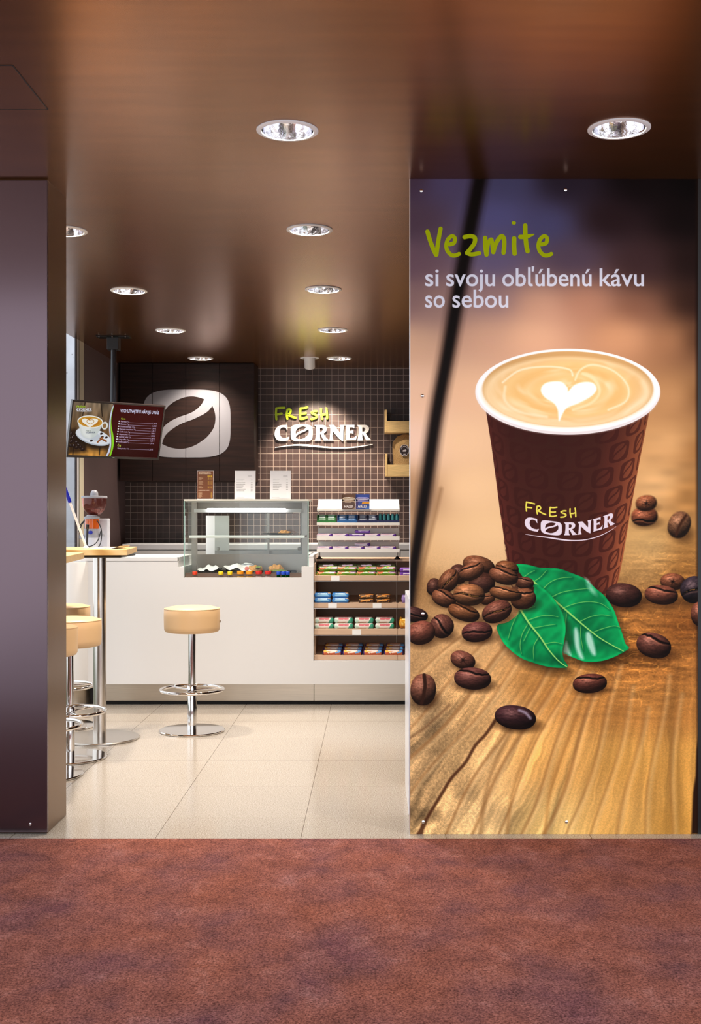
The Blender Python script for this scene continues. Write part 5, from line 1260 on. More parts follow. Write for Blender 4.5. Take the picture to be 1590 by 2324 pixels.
# sweets boxes on the sloping face
sl_a = math.atan2(ztop - zfro, 8.36 - 8.14)
for k, (xa, xb, c1, c2, lab) in enumerate(((776, 806.5, (92, 66, 52), (226, 210, 190), 'brown open sweets box, left of the two on top of the white rack'), (807, 838, (52, 76, 150), (214, 206, 226), 'blue open sweets box, right of the two on top of the white rack'))):
    x0, x1 = XX(xa, 8.13), XX(xb, 8.13); yb0 = 8.129
    z0_, z1_, z2_ = ZZ(1156.5, yb0), ZZ(1139, yb0), ZZ(1122.5, 8.19)
    z0_ = max(z0_, ZZ(1156, 8.14) + .0005)
    t = thing('sweets_box', lab, 'sweets box', ((x0 + x1) / 2, 8.13, z0_), 'sweets boxes on the white rack')
    cv = Canvas(0, 0, 120, 66, 3); cv.a[:] = np.array(c1) / 255
    if k: cv.poly([(60, 0), (120, 0), (120, 16), (50, 22)], (236, 160, 30)); cv.ell(112, 60, 34, 20, (70, 110, 190)); cv.poly([(0, 0), (26, 0), (8, 66), (0, 66)], (64, 50, 110))
    else: cv.ell(104, 30, 22, 34, (170, 140, 110)); cv.ell(98, 30, 18, 30, c1); cv.rect(26, 0, 84, 8, (210, 190, 170), .7)
    cv.text('HALLS', 18, 98, 30, 52, (240, 234, 232), bold=.03, shear=.3)
    obj('box_front', uv_plane((x0, yb0 - .0405, z0_), (x1, yb0 - .0405, z0_), (x1, yb0 - .0405, z1_), (x0, yb0 - .0405, z1_)), img_mat('sweets_print_%d' % k, cv.image('sweets_print_%d' % k), .35), t)
    cm = mat('sweets_card_%d' % k, c1, .5)
    bm = B(); box(bm, x0, x1, yb0 - .04, yb0 - .0385, z0_, z1_); box(bm, x0, x0 + .0015, yb0 - .0384, yb0 + .009, z0_, z2_ - .004); box(bm, x1 - .0015, x1, yb0 - .0384, yb0 + .009, z0_, z2_ - .004); box(bm, x0, x1, yb0 + .0092, yb0 + .0105, z0_, z2_); box(bm, x0 + .002, x1 - .002, yb0 - .038, yb0 + .0088, z0_, z0_ + .002)
    obj('box_tray', bm, cm, t)
    im = wrap_img('roll_wrap_%d' % k, c2, [([(0, 90), (160, 90), (160, 96), (0, 96)], (160, 140, 120) if not k else (140, 120, 190))], 40 + k, [(20, 140, 50, 30, (170, 140, 110) if not k else (120, 110, 180))])
    s_ = source('sweet_roll', pack_mesh(x1 - x0 - .006, .022, .020, 0, nx=8, npr=10), im)
    for r_ in range(4):
        z_ = z0_ + .0025 + r_ * .0205
        place(s_, ((x0 + x1) / 2, yb0 - .02 + r_ * .004, z_), '%s sweet roll in the %s sweets box' % (('bottom', 'second', 'third', 'topmost')[r_], 'brown' if k == 0 else 'blue'), 'sweet roll', 'sweet rolls in the sweets boxes')
# gum on the upper tier
gz = ZZ(1186, RD) - .0055
def carton(x0, x1, col, lab, h):
    t = thing('gum_carton', lab, 'carton', ((x0 + x1) / 2, RD + .05, gz), 'gum cartons on the white rack')
    cmx = mat('carton_%d_%d_%d' % col, col, .4)
    bm = B(); box(bm, x0, x1, RD + .008, RD + .0095, gz, gz + .022); obj('front_flap', bm, cmx, t)
    bm = B(); box(bm, x0, x0 + .0012, RD + .0097, RD + .12, gz, gz + h); box(bm, x1 - .0012, x1, RD + .0097, RD + .12, gz, gz + h); box(bm, x0, x1, RD + .1202, RD + .1214, gz, gz + h); box(bm, x0 + .0014, x1 - .0014, RD + .0097, RD + .12, gz, gz + .0015); obj('carton_tray', bm, cmx, t)
    return t
def gum(name, col, hi, seed):
    im = wrap_img('gum_' + name, col, [([(0, 70), (160, 66), (160, 80), (0, 84)], hi)], seed, [(24, 120, 50, 26, (226, 232, 240))])
    s_ = source('gum_pack', pack_mesh(.0655, .022, .0115, 0, nx=6, npr=10), im); SRC.append(s_); return s_
for (xa, xb, cname, col, hi, rows, lab) in ((718.8, 763, 'green', (40, 126, 50), (190, 236, 190), 6, 'green'), (765, 810.5, 'blue', (36, 104, 176), (120, 180, 230), 6, 'blue'), (811, 857, 'navy', (26, 34, 92), (220, 226, 240), 6, 'navy')):
    x0, x1 = XX(xa, RD), XX(xb, RD)
    carton(x0, x1, tuple(int(v * .9) for v in col), lab + ' gum carton on the upper tier of the white rack', .062)
    s_ = gum(cname, col, hi, 60 + len(lab))
    for c in range(2):
        for r_ in range(rows):
            place(s_, (x0 + (x1 - x0) * (.265 + .47 * c), RD + .022 + r_ * .0155, gz + .0135 + min(r_, 5) * .0095 - .010), '%s gum pack, %s column, %s from the front in the %s carton' % (lab, 'left' if c == 0 else 'right', ORD[r_], lab), 'gum pack', lab + ' gum packs in their carton')
x0, x1 = XX(858, RD), XX(905, RD)
carton(x0, x1, (30, 36, 84), 'dark carton of teal gum tins at the right of the upper tier', .06)
bm = B(); lathe(bm, [(.0105, 0), (.0115, .003), (.0115, .036), (.009, .044), (.009, .052), (.0085, .053)], seg=18)
me = finish(bm, 'gum_tin', mat('teal_tin', (54, 122, 128), .25), 40); tin = bpy.data.objects.new('gum_tin', me); SRC.append(tin)
for c in range(5):
    for r_ in range(2): place(tin, (x0 + .014 + c * (x1 - x0 - .028) / 4, RD + .030 + r_ * .034, gz + .002 + r_ * .012), 'teal gum tin, %s in the %s row of the dark carton' % (ORD[c], 'front' if r_ == 0 else 'rear'), 'gum tin', 'teal gum tins')
# purple and white bars on the two lower tiers
mw = wrap_img('milk_bar_wrap', (236, 226, 236), [([(0, 20), (160, 12), (160, 0), (0, 0)], (110, 64, 160)), ([(0, 50), (60, 60), (160, 40), (160, 48), (60, 68), (0, 60)], (220, 170, 190)), ([(120, 70), (160, 40), (160, 96), (146, 96)], (96, 52, 150))], 21, [(20, 110, 34, 22, (112, 66, 160))])
pw = wrap_img('purple_bar_wrap', (96, 52, 150), [([(0, 84), (160, 80), (160, 96), (0, 96)], (140, 100, 186))], 22, [(40, 140, 50, 24, (220, 206, 236))])
sm = source('milk_bar', pack_mesh(.113, .04, .024, .6, seed=22), mw); sp_ = source('milk_bar', pack_mesh(.113, .04, .022, .6, seed=23), pw); SRC += [sm, sp_]
for tk, li, nm in ((1, 1, 'middle'), (2, 2, 'lowest')):
    zz = ZZ(tiers[tk][0], RD) - .0055
    for k in range(5):
        px = 736 + k * 36.2
        src = sp_ if (tk == 1 and k == 2) else sm
        for r_ in range(2):
            place(src, (XX(px, RD), RD + .030 + r_ * .042, zz + (0 if r_ == 0 else .002) + .018 * 0), '%s bar, %s from left, %s row, %s tier of white rack' % ('purple' if src is sp_ else 'white and purple', ORD[k], 'front' if r_ == 0 else 'rear', nm), 'chocolate bar', 'chocolate bars on the white rack', 0, R((2, -1, 1, -2, 1)[k]))
    place(sp_ if tk == 1 else sm, (XX(822, RD), RD + .05, zz + .0265), 'single chocolate bar lying across the others on the %s tier' % nm, 'chocolate bar', 'chocolate bars on the white rack', 0, R(2))

# ================================================================== wooden wall boxes and coffee sack
BD = 10.40
for (ya, yb, ym, xa, lab) in ((930, 981.5, 955.5, 872.5, 'upper pine wall box on the tiled wall beside the advertising panel'), (1029.5, 1080.5, 1054.5, 873.5, 'lower pine wall box on the tiled wall, holding the coffee sack')):
    x0 = XX(xa, BD); x1 = x0 + .56; z0, z1, zm = ZZ(yb, BD), ZZ(ya, BD), ZZ(ym, BD)
    t = thing('wall_box', lab, 'wooden box', ((x0 + x1) / 2, 10.52, z0), 'pine boxes on the tiled wall')
    bm = B(); box(bm, x0, x0 + .021, BD, 10.637, z0, z1, .001); obj('side_board', bm, M_pine, t)
    bm = B(); box(bm, x1 - .021, x1, BD, 10.637, z0, z1, .001); obj('side_board', bm, M_pine, t)
    bm = B(); box(bm, x0 + .0215, x1 - .0215, BD + .002, BD + .02, z0, zm, .001); obj('front_board', bm, M_pine, t)
    bm = B(); box(bm, x0 + .0215, x1 - .0215, BD + .0205, 10.637, z0, z0 + .015); obj('bottom_board', bm, M_pine, t)
    wz = z0 + .0155
m, n, l, b = node_mat('jute')
tc = n.new('ShaderNodeTexCoord'); nz = n.new('ShaderNodeTexNoise'); nz.inputs['Scale'].default_value = 220; rp = ramp(n, [(.35, (150, 116, 72)), (.65, (196, 160, 108))])
l.new(tc.outputs['Object'], nz.inputs['Vector']); l.new(nz.outputs['Fac'], rp.inputs[0]); l.new(rp.outputs[0], b.inputs['Base Color']); b.inputs['Roughness'].default_value = .9
M_jute = m
sxc = XX(925, 10.5)
SK = thing('coffee_sack', 'jute coffee sack with a round black label, standing in the lower pine wall box', 'sack', (sxc, 10.53, wz))
bm = B(); prof = []
zt_ = ZZ(983, 10.5) - .005
seg = 40; rows = []
for i in range(15):
    u = i / 14; z = wz + (zt_ - wz) * u
    rr = np.interp(u, [0, .08, .25, .5, .8, .93, 1], [.115, .135, .125, .135, .14, .10, .03])
    row = []
    for k in range(seg):
        a = 2 * math.pi * k / seg
        w_ = 1 + .05 * math.sin(a * 5 + i) * (u < .3) + .03 * math.sin(a * 7 + u * 9)
        row.append(bm.verts.new((sxc + rr * w_ * math.cos(a), 10.525 + rr * .68 * w_ * math.sin(a), z)))
    rows.append(row)
for a, c in zip(rows, rows[1:]):
    for k in range(seg): bm.faces.new((a[k], a[(k + 1) % seg], c[(k + 1) % seg], c[k]))
bm.faces.new(list(reversed(rows[0]))); bm.faces.new(rows[-1]); obj('bag', bm, M_jute, SK, 60)
cv = Canvas(-50, -50, 50, 50, 3); cv.a[:] = np.array([170, 134, 92]) / 255
cv.ell(0, 0, 50, 50, (236, 228, 230)); cv.ell(0, 0, 46, 46, (40, 26, 28)); 
for k in range(9):
    a = R(200 + k * 17.5); cv.ell(math.cos(a) * 35, math.sin(a) * 35, 4, 3, (214, 204, 208), k * 17 - 70)
cv.ell(-10, 4, 10, 7, (214, 204, 208), -20); cv.ell(8, 2, 12, 9, (214, 204, 208), -20); cv.rect(-12, 30, 12, 35, (214, 204, 208)); cv.ell(-30, 26, 3, 2, (200, 190, 196)); cv.ell(30, 26, 3, 2, (200, 190, 196))
lx, lz, lr = XX(917.5, 10.42), ZZ(1022, 10.42), .047
me = bpy.data.meshes.new('label'); kk = 40
me.from_pydata([(lx + .93 * lr * math.cos(2 * math.pi * k / kk), 10.4275 + .012 * 0, lz + 1.12 * lr * math.sin(2 * math.pi * k / kk)) for k in range(kk)], [], [tuple(range(kk))])
u = me.uv_layers.new(name='uv')
for k in range(kk): u.data[k].uv = (.5 + .5 * math.cos(2 * math.pi * k / kk), .5 + .5 * math.sin(2 * math.pi * k / kk))
obj('label', me, img_mat('sack_label', cv.image('sack_label'), .5), SK, label='round black label with white rim')

# ================================================================== menu screen on a ceiling pole
TD = 8.62
def tvp(zx, zy):                                    # zoomed photo -> picture units on the screen
    M_ = np.linalg.inv(np.array([[1405, -92], [70, 800]])); u_, v_ = M_ @ np.array([zx - 125, zy - 80]); return (u_ * 1407, v_ * 805)
def tq(L_): return [tvp(*p) for p in L_]
def make_screen():
    cv = Canvas(0, 0, 1407, 805, .5)
    H, Wd = cv.h, cv.w
    X, Y = np.meshgrid((np.arange(Wd) + .5) / .5, (np.arange(H) + .5) / .5)
    t = np.clip(Y / 805, 0, 1)[..., None]
    top, mid, bot = np.array([112, 96, 78]), np.array([104, 74, 44]), np.array([176, 124, 56])
    base = np.where(t < .6, top + (mid - top) * t / .6, mid + (bot - mid) * (t - .6) / .4) / 255
    base = base * (1 + (vn_at(X / 40, Y / 220, 91) - .5) * .8 + (vn_at(X / 200, Y / 160, 92) - .5) * .6)[..., None]
    cv.a[:] = base
    for L_ in ([(300, 90), (260, 290)], [(540, 100), (560, 300)], [(520, 780), (515, 890)], [(120, 770), (110, 880)]): cv.stroke(tq(L_), 8, (30, 20, 14), blur=10, alpha=.8)
    cv.poly(tq([(60, 500), (150, 480), (330, 760), (330, 830), (180, 850), (40, 860)]), (34, 22, 16), blur=60, alpha=.8)
    cv.ell(*tvp(430, 690), 300, 100, (30, 20, 14), 10, blur=60, alpha=.8)
    cv.ell(*tvp(425, 610), 285, 118, (178, 186, 196), 14); cv.ell(*tvp(425, 600), 278, 108, (224, 228, 234), 14, blur=6); cv.ell(*tvp(400, 600), 170, 62, (196, 202, 210), 12, blur=18)
    cv.ell(*tvp(598, 440), 50, 60, (226, 228, 220)); cv.ell(*tvp(594, 442), 28, 36, (150, 112, 66))
    cv.poly(spline(tq([(185, 380), (215, 480), (245, 570), (290, 615), (360, 630), (430, 612), (480, 570), (535, 480), (568, 390)]), 4), (206, 212, 208)); cv.poly(spline(tq([(205, 400), (235, 500), (262, 580), (330, 622), (380, 622), (380, 460)]), 4), (236, 238, 234), blur=50, alpha=.8)
    cv.ell(*tvp(377, 380), 196, 94, (240, 240, 234), 2); cv.ell(*tvp(377, 382), 180, 80, (206, 150, 52), 2); cv.ell(*tvp(377, 384), 140, 58, (190, 120, 30), 2, blur=14)
    cv.poly(spline(tq([(366, 462), (320, 430), (262, 390), (250, 350), (290, 330), (345, 345), (372, 352), (400, 332), (470, 335), (496, 362), (470, 400), (410, 440)]), 4, True), (246, 242, 230))
    cv.stroke(spline(tq([(374, 416), (330, 392), (326, 362), (352, 350), (374, 366), (396, 350), (430, 362), (424, 392), (374, 416)]), 4), 4, (196, 140, 60))
    for (x, y) in ((545, 562), (392, 668), (560, 612), (622, 620)): cv.ell(*tvp(x, y), 22, 16, (46, 32, 28), -20)
    cv.stroke(tq([(490, 690), (560, 620)]), 12, (150, 84, 40)); cv.stroke(tq([(530, 630), (620, 680)]), 13, (130, 70, 34)); cv.stroke(tq([(530, 624), (615, 672)]), 4, (190, 120, 70))
    rs = random.Random(5)
    for (x, y) in ((90, 560), (130, 600), (80, 630), (120, 660), (90, 680), (170, 690), (80, 740), (130, 740), (170, 770), (230, 760), (260, 800), (200, 730), (110, 620)):
        a = rs.uniform(0, 180); p = tvp(x, y); cv.ell(*p, 34, 24, (38, 24, 20), a); cv.ell(p[0] - 8, p[1] - 10, 12, 5, (190, 180, 186), a, blur=6, alpha=.7)
    # right half
    cv.poly(tq([(735, 60), (712, 200), (690, 350), (690, 500), (715, 620), (715, 740), (690, 850), (660, 940), (1600, 1000), (1600, 60)]), (62, 8, 8)); 
    cv.poly(tq([(730, 700), (1450, 740), (1440, 1000), (660, 960)]), (40, 4, 5), blur=140, alpha=.6)
    cv.poly(spline(tq([(742, 112), (700, 200), (672, 340), (664, 480), (676, 620), (672, 740), (645, 840), (612, 905)]), 5) + spline(tq([(642, 908), (680, 830), (698, 730), (694, 610), (684, 480), (692, 340), (716, 210), (742, 118)]), 5), (206, 214, 240))
    cv.poly(spline(tq([(742, 118), (716, 210), (694, 340), (688, 470), (700, 590), (704, 710), (694, 820), (668, 912)]), 5) + spline(tq([(692, 908), (726, 800), (740, 690), (730, 580), (704, 460), (700, 340), (720, 220), (742, 118)]), 5), (140, 216, 40))
    fb = lambda x, y: tvp(172 + (x - 148) / 1352 * 232, 138 + (y - 150) / 570 * 96)
    paint_brand(cv, fb, (170, 214, 40), (232, 236, 250), 14, .18)
    fc = lambda x, y: tvp(308 + (x - 148) / 1352 * 146, 512 + (y - 150) / 570 * 46)
    paint_brand(cv, fc, (110, 120, 110), (60, 66, 90), 14, .12)
    def txt(s_, xa, ya, xb, yb, h, col, bold=.02):       # from (xa, ya) to (xb, yb): baseline in the zoomed photo
        a, b_ = tvp(xa, ya), tvp(xb, yb); cv.text(s_, a[0], b_[0], a[1] - h, a[1], col, bold)
    txt('VYCHUTNAJTE SI NÁPOJE U NÁS', 835, 234, 1452, 264, 50, (214, 216, 244), .03)
    txt('Káva', 852, 345, 918, 348, 26, (190, 226, 60))
    rows = [('Ristretto 7 g', '1,35 €'), ('Espresso 7 g', '1,35 €'), ('Double Espresso 14 g', '1,90 €'), ('Espresso macchiato 7 g', '1,35 €'), ('Coffee Latte 7 g', '1,90 €'), ('Cappuccino 7 g', '1,90 €'), ('Caramel Latte 7 g', '1,90 €'), ('Long coffee 7 g', '1,35 €'), ('Vanilla Latte 7 g', '1,90 €')]
    ends = [975, 972, 1065, 1080, 995, 985, 1000, 975, 980]
    lc = (206, 190, 226)
    for k, (a, p) in enumerate(rows):
        x0 = 848 - k * 5.2; y0 = 386 + k * 39; e = ends[k]
        q = tvp(x0 - 24, y0 - 13); cv.ell(q[0], q[1], 12, 10, (232, 228, 240))
        txt(a, x0, y0, e, y0 + (e - x0) * .05, 23, lc, .02)
        p0, p1 = tvp(e + 6, y0 + (e - x0) * .05 + 1), tvp(1338 - k * 4.5, y0 + 26); cv.stroke([p0, (p1[0], p0[1])], 1.8, lc)
        txt(p, 1352 - k * 4.8, y0 + 33, 1420 - k * 5, y0 + 36, 23, lc, .02)
    txt('Čaj', 795, 757, 848, 760, 28, (200, 220, 80)); txt('Všetky druhy 1 ks', 793, 800, 978, 808, 23, lc, .02)
    p0, p1 = tvp(990, 806), tvp(1290, 822); cv.stroke([p0, (p1[0], p0[1])], 1.8, lc); txt('1,35 €', 1296, 826, 1364, 828, 23, lc, .02)
    return cv.image('menu_screen_picture')
# place: fit the four corners of the case seen in the photo
ctr = Vector((-1.9362, 8.62, 1.9515))
wd_, ht_ = .733, .429
MT = Matrix.Translation(ctr) @ Matrix.Rotation(.6067, 4, 'Z') @ Matrix.Rotation(.3013, 4, 'X')
TV = thing('menu_screen', 'flat menu screen hanging tilted from a black ceiling pole by the window', 'screen', (ctr.x, ctr.y + .03, ctr.z))
def tvbox(parts, bevel=0):
    bm = B()
    for p in parts: box(bm, *p, bevel)
    bmesh.ops.transform(bm, matrix=MT, verts=bm.verts); return bm
w2, h2, fr = wd_ / 2, ht_ / 2, .0105
M_bez = mat('bezel', (40, 32, 31), .3)
obj('bezel', tvbox([(-w2, w2, -.012, .010, h2 - fr, h2), (-w2, w2, -.012, .010, -h2, -h2 + fr * 1.5), (-w2, -w2 + fr, -.012, .010, -h2 + fr * 1.5, h2 - fr), (w2 - fr, w2, -.012, .010, -h2 + fr * 1.5, h2 - fr)]), M_bez, TV)
obj('rear_housing', tvbox([(-w2 + .002, w2 - .002, .0105, .03, -h2 + .002, h2 - .002), (-w2 * .6, w2 * .6, .03, .055, -h2 * .7, h2 * .6)]), M_black, TV)
obj('maker_badge', tvbox([(-.012, .004, -.0135, -.0122, -h2 + .004, -h2 + .010)]), M_chrome, TV)
sc_ = [MT @ Vector(p) for p in ((-w2 + fr, -.004, -h2 + fr * 1.5), (w2 - fr, -.004, -h2 + fr * 1.5), (w2 - fr, -.004, h2 - fr), (-w2 + fr, -.004, h2 - fr))]
obj('screen', uv_plane(*sc_), img_mat('menu_screen_picture', make_screen(), .3, emit=0.85, spec=.08), TV)
pt, pb = W(258, 770, 8.80), W(256.5, 905, TD + .09)
bm = B(); tube(bm, [(pt.x, pt.y, CEIL - .01), pt, pb, pb - Vector((0, 0, .1))], .0215, 20); box(bm, pb.x - .03, pb.x + .03, pb.y - .06, pb.y + .02, pb.z - .16, pb.z - .06); obj('pole', bm, mat('black_pole', (16, 18, 26), .3), TV, 40)
bm = B(); box(bm, pt.x - .045, pt.x + .045, pt.y - .04, pt.y + .04, ZZ(795, 8.8), CEIL - .008, .004); box(bm, pt.x - .125, pt.x + .125, pt.y - .06, pt.y + .06, CEIL - .008, CEIL - .0005, .002); cp = obj('ceiling_bracket', bm, M_black, TV)
for dx in (-.1, 0, .1):
    bm = B(); lathe(bm, [(.007, -.004), (.006, -.001), (.006, 0)], (pt.x + dx, pt.y - .05, CEIL - .0085), 12); sub('bolt', bm, M_chrome, cp)

# ================================================================== bar tables
def table_top(x1, yf, depth, length, rot, z, th=.033):
    M4 = Matrix.Translation((x1, yf, 0)) @ Matrix.Rotation(rot, 4, 'Z'); bm = B()
    box(bm, -length, 0, 0, depth, z - th, z, .002); bmesh.ops.transform(bm, matrix=M4, verts=bm.verts); return bm, M4
TZt = 1.119
def bar_table(label, x1, yf, px_pole, py_pole):
    t = thing('bar_table', label, 'bar table', (px_pole, py_pole, 0), 'bar tables by the window')
    bm, M4 = table_top(x1, yf, .60, .80, R(6.4), TZt); obj('table_top', bm, M_oak_p, t)
    bm = B(); box(bm, px_pole - .17, px_pole + .17, py_pole - .20, py_pole + .20, TZt - .050, TZt - .0335, .006); obj('under_plate', bm, M_black, t)
    bm = B(); lathe(bm, [(.0375, .012), (.0375, TZt - .0505)], (px_pole, py_pole, 0), 40); obj('column', bm, M_satin, t, 40)
    bm = B(); lathe(bm, [(.222, 0), (.2285, .002), (.2285, .008), (.225, .012), (.05, .0165), (.04, .0165)], (px_pole, py_pole, 0), 72); obj('base_plate', bm, M_satin, t, 30)
    return t
bar_table('oak topped bar table on a steel column, beside the service counter', -1.389, 6.45, -1.609, 6.73)
bar_table('nearer oak topped bar table, nearly hidden by the left pillar', -1.43, 5.33, -2.06, 5.55)
# papers and pens on the table
bm = B(); N = vnoise(13, 9, 4, 3, 4); g = []
for i in range(13):
    row = []
    for j in range(9):
        u_, v_ = i / 12, j / 8
        z = TZt + .001 + .002 * N[i, j] + (.014 * max(0, (u_ - .7) / .3) ** 2)
        row.append(bm.verts.new((-1.66 + .20 * u_ + .03 * v_, 6.62 + .16 * v_ - .04 * u_, z)))
    g.append(row)
for i in range(12):
    for j in range(8): bm.faces.new((g[i][j], g[i + 1][j], g[i + 1][j + 1], g[i][j + 1]))
tag(obj('paper_sheet', bm, M_paper, None, 60), 'white sheet of paper with a curled corner on the bar table', 'paper')
def pen(label, foot, top, r, split, m1, m2, foot_m, names):
    t = thing('desk_pen', label, 'pen', foot)
    f, tp = Vector(foot), Vector(top); s_ = f + (tp - f) * split
    bm = B(); tube(bm, [f + Vector((0, 0, .008)), s_], [r * .95, r * .95], 14); obj('barrel', bm, m1, t, 40)
    d_ = (tp - s_)
    bm = B(); tube(bm, [s_, s_ + d_ * .04, s_ + d_ * .9, s_ + d_ * .97, tp], [r * 1.3, r * 1.4, r * 1.35, r * 1.1, r * .4], 14); obj('cap', bm, m2, t, 40)
    bm = B(); lathe(bm, [(r * 2.6, 0), (r * 2.6, .004), (r * 1.4, .012), (r * .9, .014)], foot, 24); obj('stand', bm, foot_m, t, 40)
    return t
f = W(195, 1244, 6.72); f.z = TZt + .0005
tp = W(146, 1104, 6.66)
pen('big white desk pen with a blue cap, slanting from its stand on the bar table', tuple(f), tuple(tp), .0072, .74, mat('pen_white', (232, 230, 234), .3), mat('pen_blue', (14, 26, 170), .3), mat('pen_white', (232, 230, 234), .3), 0)
f2 = W(197, 1243, 6.78); f2.z = TZt + .0005; t2 = W(198.5, 1190, 6.78)
pen('black pen standing upright in a holder on the bar table', tuple(f2), tuple(t2), .0072, .80, mat('pen_black', (16, 16, 20), .3), mat('pen_black', (16, 16, 20), .3), mat('pen_black', (16, 16, 20), .3), 0)

# ================================================================== stools
m, n, l, b = node_mat('cream_leatherette')
b.inputs['Base Color'].default_value = rgb(222, 184, 138); b.inputs['Roughness'].default_value = .42
tc = n.new('ShaderNodeTexCoord'); nz = n.new('ShaderNodeTexNoise'); nz.inputs['Scale'].default_value = 9; bp = n.new('ShaderNodeBump'); bp.inputs['Strength'].default_value = .12; bp.inputs['Distance'].default_value = .01
l.new(tc.outputs['Object'], nz.inputs['Vector']); l.new(nz.outputs['Fac'], bp.inputs['Height']); l.new(bp.outputs[0], b.inputs['Normal'])
M_seat = m
def make_stool():
    t = thing('bar_stool', 'x', 'stool', (0, 0, 0), 'cream bar stools with chrome columns')
    bm = B(); lathe(bm, [(.02, .603), (.145, .603), (.160, .607), (.167, .618), (.1685, .64), (.1695, .70), (.1685, .738), (.166, .745), (.1635, .7455), (.160, .749), (.13, .757), (.08, .762), (0, .764)], seg=72); st = obj('seat', bm, M_seat, t, 50)
    bm = B(); ring(bm, (0, 0, .7455), .1665, .0022, 72, 8); sub('piping', bm, M_seat, st, 60)
    bm = B(); box(bm, .166, .173, -.012, .012, .66, .673, .001); sub('tag', bm, mat('brown_tag', (120, 90, 60), .5), st)
    bm = B(); lathe(bm, [(.0275, .0125), (.0275, .235), (.026, .24)], seg=36); lathe(bm, [(.0225, .24), (.0225, .5995), (.06, .602), (.06, .6028)], seg=36); obj('column', bm, M_chrome, t, 40)
    bm = B(); ring(bm, (0, 0, .252), .188, .0095, 72, 12); lathe(bm, [(.030, .236), (.030, .272), (.028, .275)], seg=36)
    for k in range(3):
        a = R(20 + 120 * k); tube(bm, [(.029 * math.cos(a), .029 * math.sin(a), .25), (.18 * math.cos(a), .18 * math.sin(a), .251)], .006, 10)
    obj('foot_ring', bm, M_chrome, t, 50)
    bm = B(); lathe(bm, [(.190, 0), (.198, .002), (.199, .007), (.195, .011), (.05, .0145), (.03, .0145)], seg=80); obj('base_plate', bm, M_chrome, t, 30)
    return t
ST = make_stool()
for k, (x, y, rz, lab) in enumerate(((XX(435.5, 6.97), 6.97, 0, 'cream round bar stool standing alone in front of the counter'), (-1.643, 6.19, 40, 'cream bar stool between the left pillar and the table column'), (-1.664, 5.77, 70, 'nearest clearly visible cream bar stool, half hidden by the left pillar'), (-1.935, 7.12, 10, 'rear cream bar stool behind the table column by the counter'), (-1.618, 5.26, 90, 'hindmost hidden bar stool, only its base edge showing past the pillar'))):
    r = ST if k == 0 else dup(ST)
    r.location = (x, y, 0); r.rotation_euler = (0, 0, R(rz)); r['label'] = lab

# ================================================================== coffee grinder on the counter
gx, gy, gz_ = XX(214, 8.30), 8.30, zt
GR = thing('coffee_grinder', 'grey coffee grinder with a pink bean hopper on the counter by the window', 'coffee grinder', (gx, gy, gz_))
gh = lambda py: ZZ(py, gy) - gz_
px = gy / F
M_gg = mat('grinder_grey', (150, 150, 158), .4); M_gl = mat('grinder_pale', (200, 202, 212), .35)
c0 = (gx, gy, gz_)
cb = (gx - 4 * px, gy - .02, gz_)
bm = B(); lathe(bm, [(.05, 0), (.052, .004), (.052, .03)], cb, 32); lathe(bm, [(16.5 * px, .03), (16.5 * px, gh(1220))], cb, 36); obj('lower_body', bm, M_gl, GR, 40)
bm = B(); lathe(bm, [(16.8 * px, gh(1220) + .0005), (16.8 * px, gh(1200))], cb, 36); gb = obj('body', bm, M_gg, GR, 40)
bm = B(); lathe(bm, [(.016, 0), (.016, .003), (0, .004)], seg=24)
for v in bm.verts: v.co.x *= 1.0; v.co.y *= .8
bmesh.ops.transform(bm, matrix=Matrix.Translation((cb[0] + .004, cb[1] - 16.8 * px - .002, ZZ(1208, gy))) @ Matrix.Rotation(R(90), 4, 'X'), verts=bm.verts); bd = sub('badge', bm, mat('blue_badge', (30, 40, 150), .3), gb)
bm = B(); lathe(bm, [(16 * px, gh(1200) + .0005), (16 * px, gh(1178))], cb, 36); obj('dosing_chamber', bm, mat('amber_plastic', (190, 84, 20), .2, coat=.5), GR, 40)
bm = B(); lathe(bm, [(17.5 * px, gh(1178) + .0005), (17.5 * px, gh(1173)), (12 * px, gh(1171)), (11 * px, gh(1169))], cb, 36); obj('collar', bm, M_gg, GR, 40)
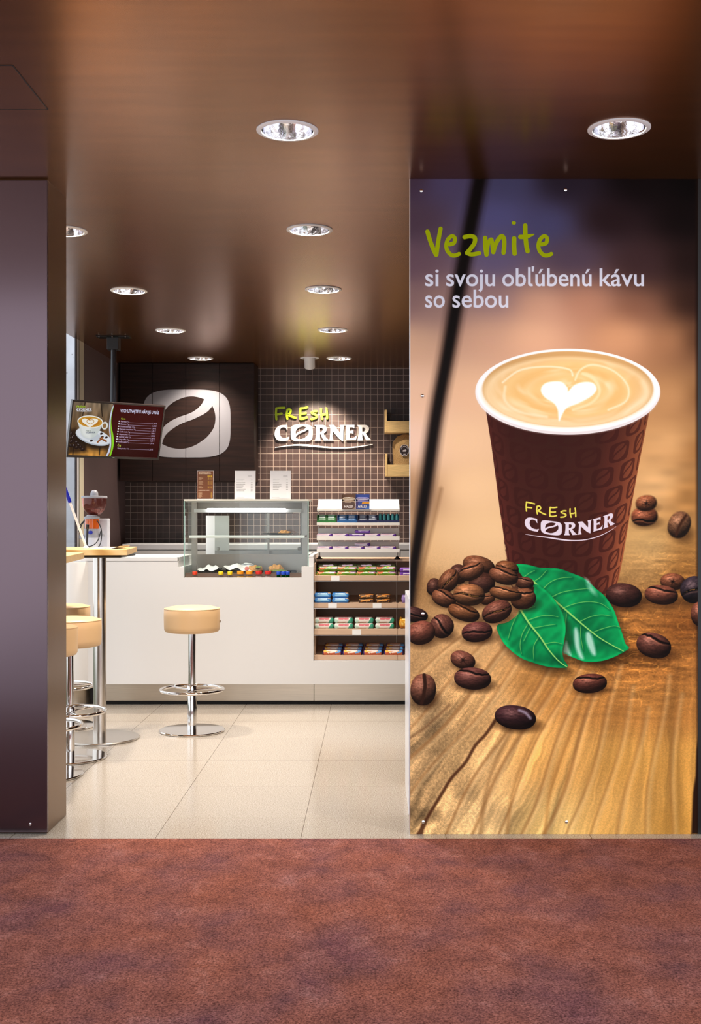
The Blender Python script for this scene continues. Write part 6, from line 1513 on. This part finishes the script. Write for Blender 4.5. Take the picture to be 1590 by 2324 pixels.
bm = B(); lathe(bm, [(11 * px, gh(1169.5)), (16 * px, gh(1165)), (22 * px, gh(1158)), (25.5 * px, gh(1150)), (27 * px, gh(1142)), (27.3 * px, gh(1131))], c0, 44, False, False); obj('hopper', bm, glass_mat('pink_hopper', (252, 225, 222), 1.0, (246, 204, 200)), GR, 40)
bm = B(); lathe(bm, [(10 * px, gh(1168)), (20 * px, gh(1160)), (22 * px, gh(1156)), (12 * px, gh(1153)), (0, gh(1152))], c0, 32); obj('coffee_beans', bm, mat('roast_beans', (92, 44, 34), .5, noise=.6, nscale=90, bump=.8), GR, 60)
bm = B(); lathe(bm, [(28.8 * px, gh(1130.8)), (29 * px, gh(1127)), (28 * px, gh(1125.5)), (9 * px, gh(1125)), (8.6 * px, gh(1120)), (7.5 * px, gh(1115.5)), (4 * px, gh(1112.8)), (0, gh(1112.2))], c0, 44); obj('lid', bm, M_gg, GR, 40)
bm = B(); box(bm, gx + 5 * px, gx + 26 * px, gy + .06, gy + .14, gz_, ZZ(1177, gy), .006); box(bm, gx - 20 * px, gx + 5 * px, gy + .06, gy + .14, gz_, gz_ + .12, .006); obj('rear_housing', bm, M_gl, GR)
bm = B(); box(bm, cb[0] - 27 * px, cb[0] - 17 * px, cb[1] - .02, cb[1] + .02, ZZ(1223, gy), ZZ(1213.5, gy), .002); obj('fork', bm, M_gg, GR)
bm = B(); box(bm, cb[0] + 17 * px, cb[0] + 28 * px, cb[1] - .02, cb[1] + .01, ZZ(1217, gy), ZZ(1210, gy), .002); obj('fork', bm, M_gg, GR)
for pts in ([(1, 1180), (8, 1192), (12, 1208), (10, 1230), (4, 1242)], [(-16, 1180), (-26, 1192), (-30, 1206)], [(-16, 1182), (-24, 1194), (-27, 1212)], [(10, 1205), (4, 1225), (-6, 1236), (-18, 1240)]):
    bm = B(); tube(bm, [(gx + (p[0] + 12 if p[0] > -15 else p[0] + 2) * px, gy - .10, ZZ(p[1], gy)) for p in spline(pts, 6)], .0035, 8); obj('cable', bm, M_black, GR, 60)
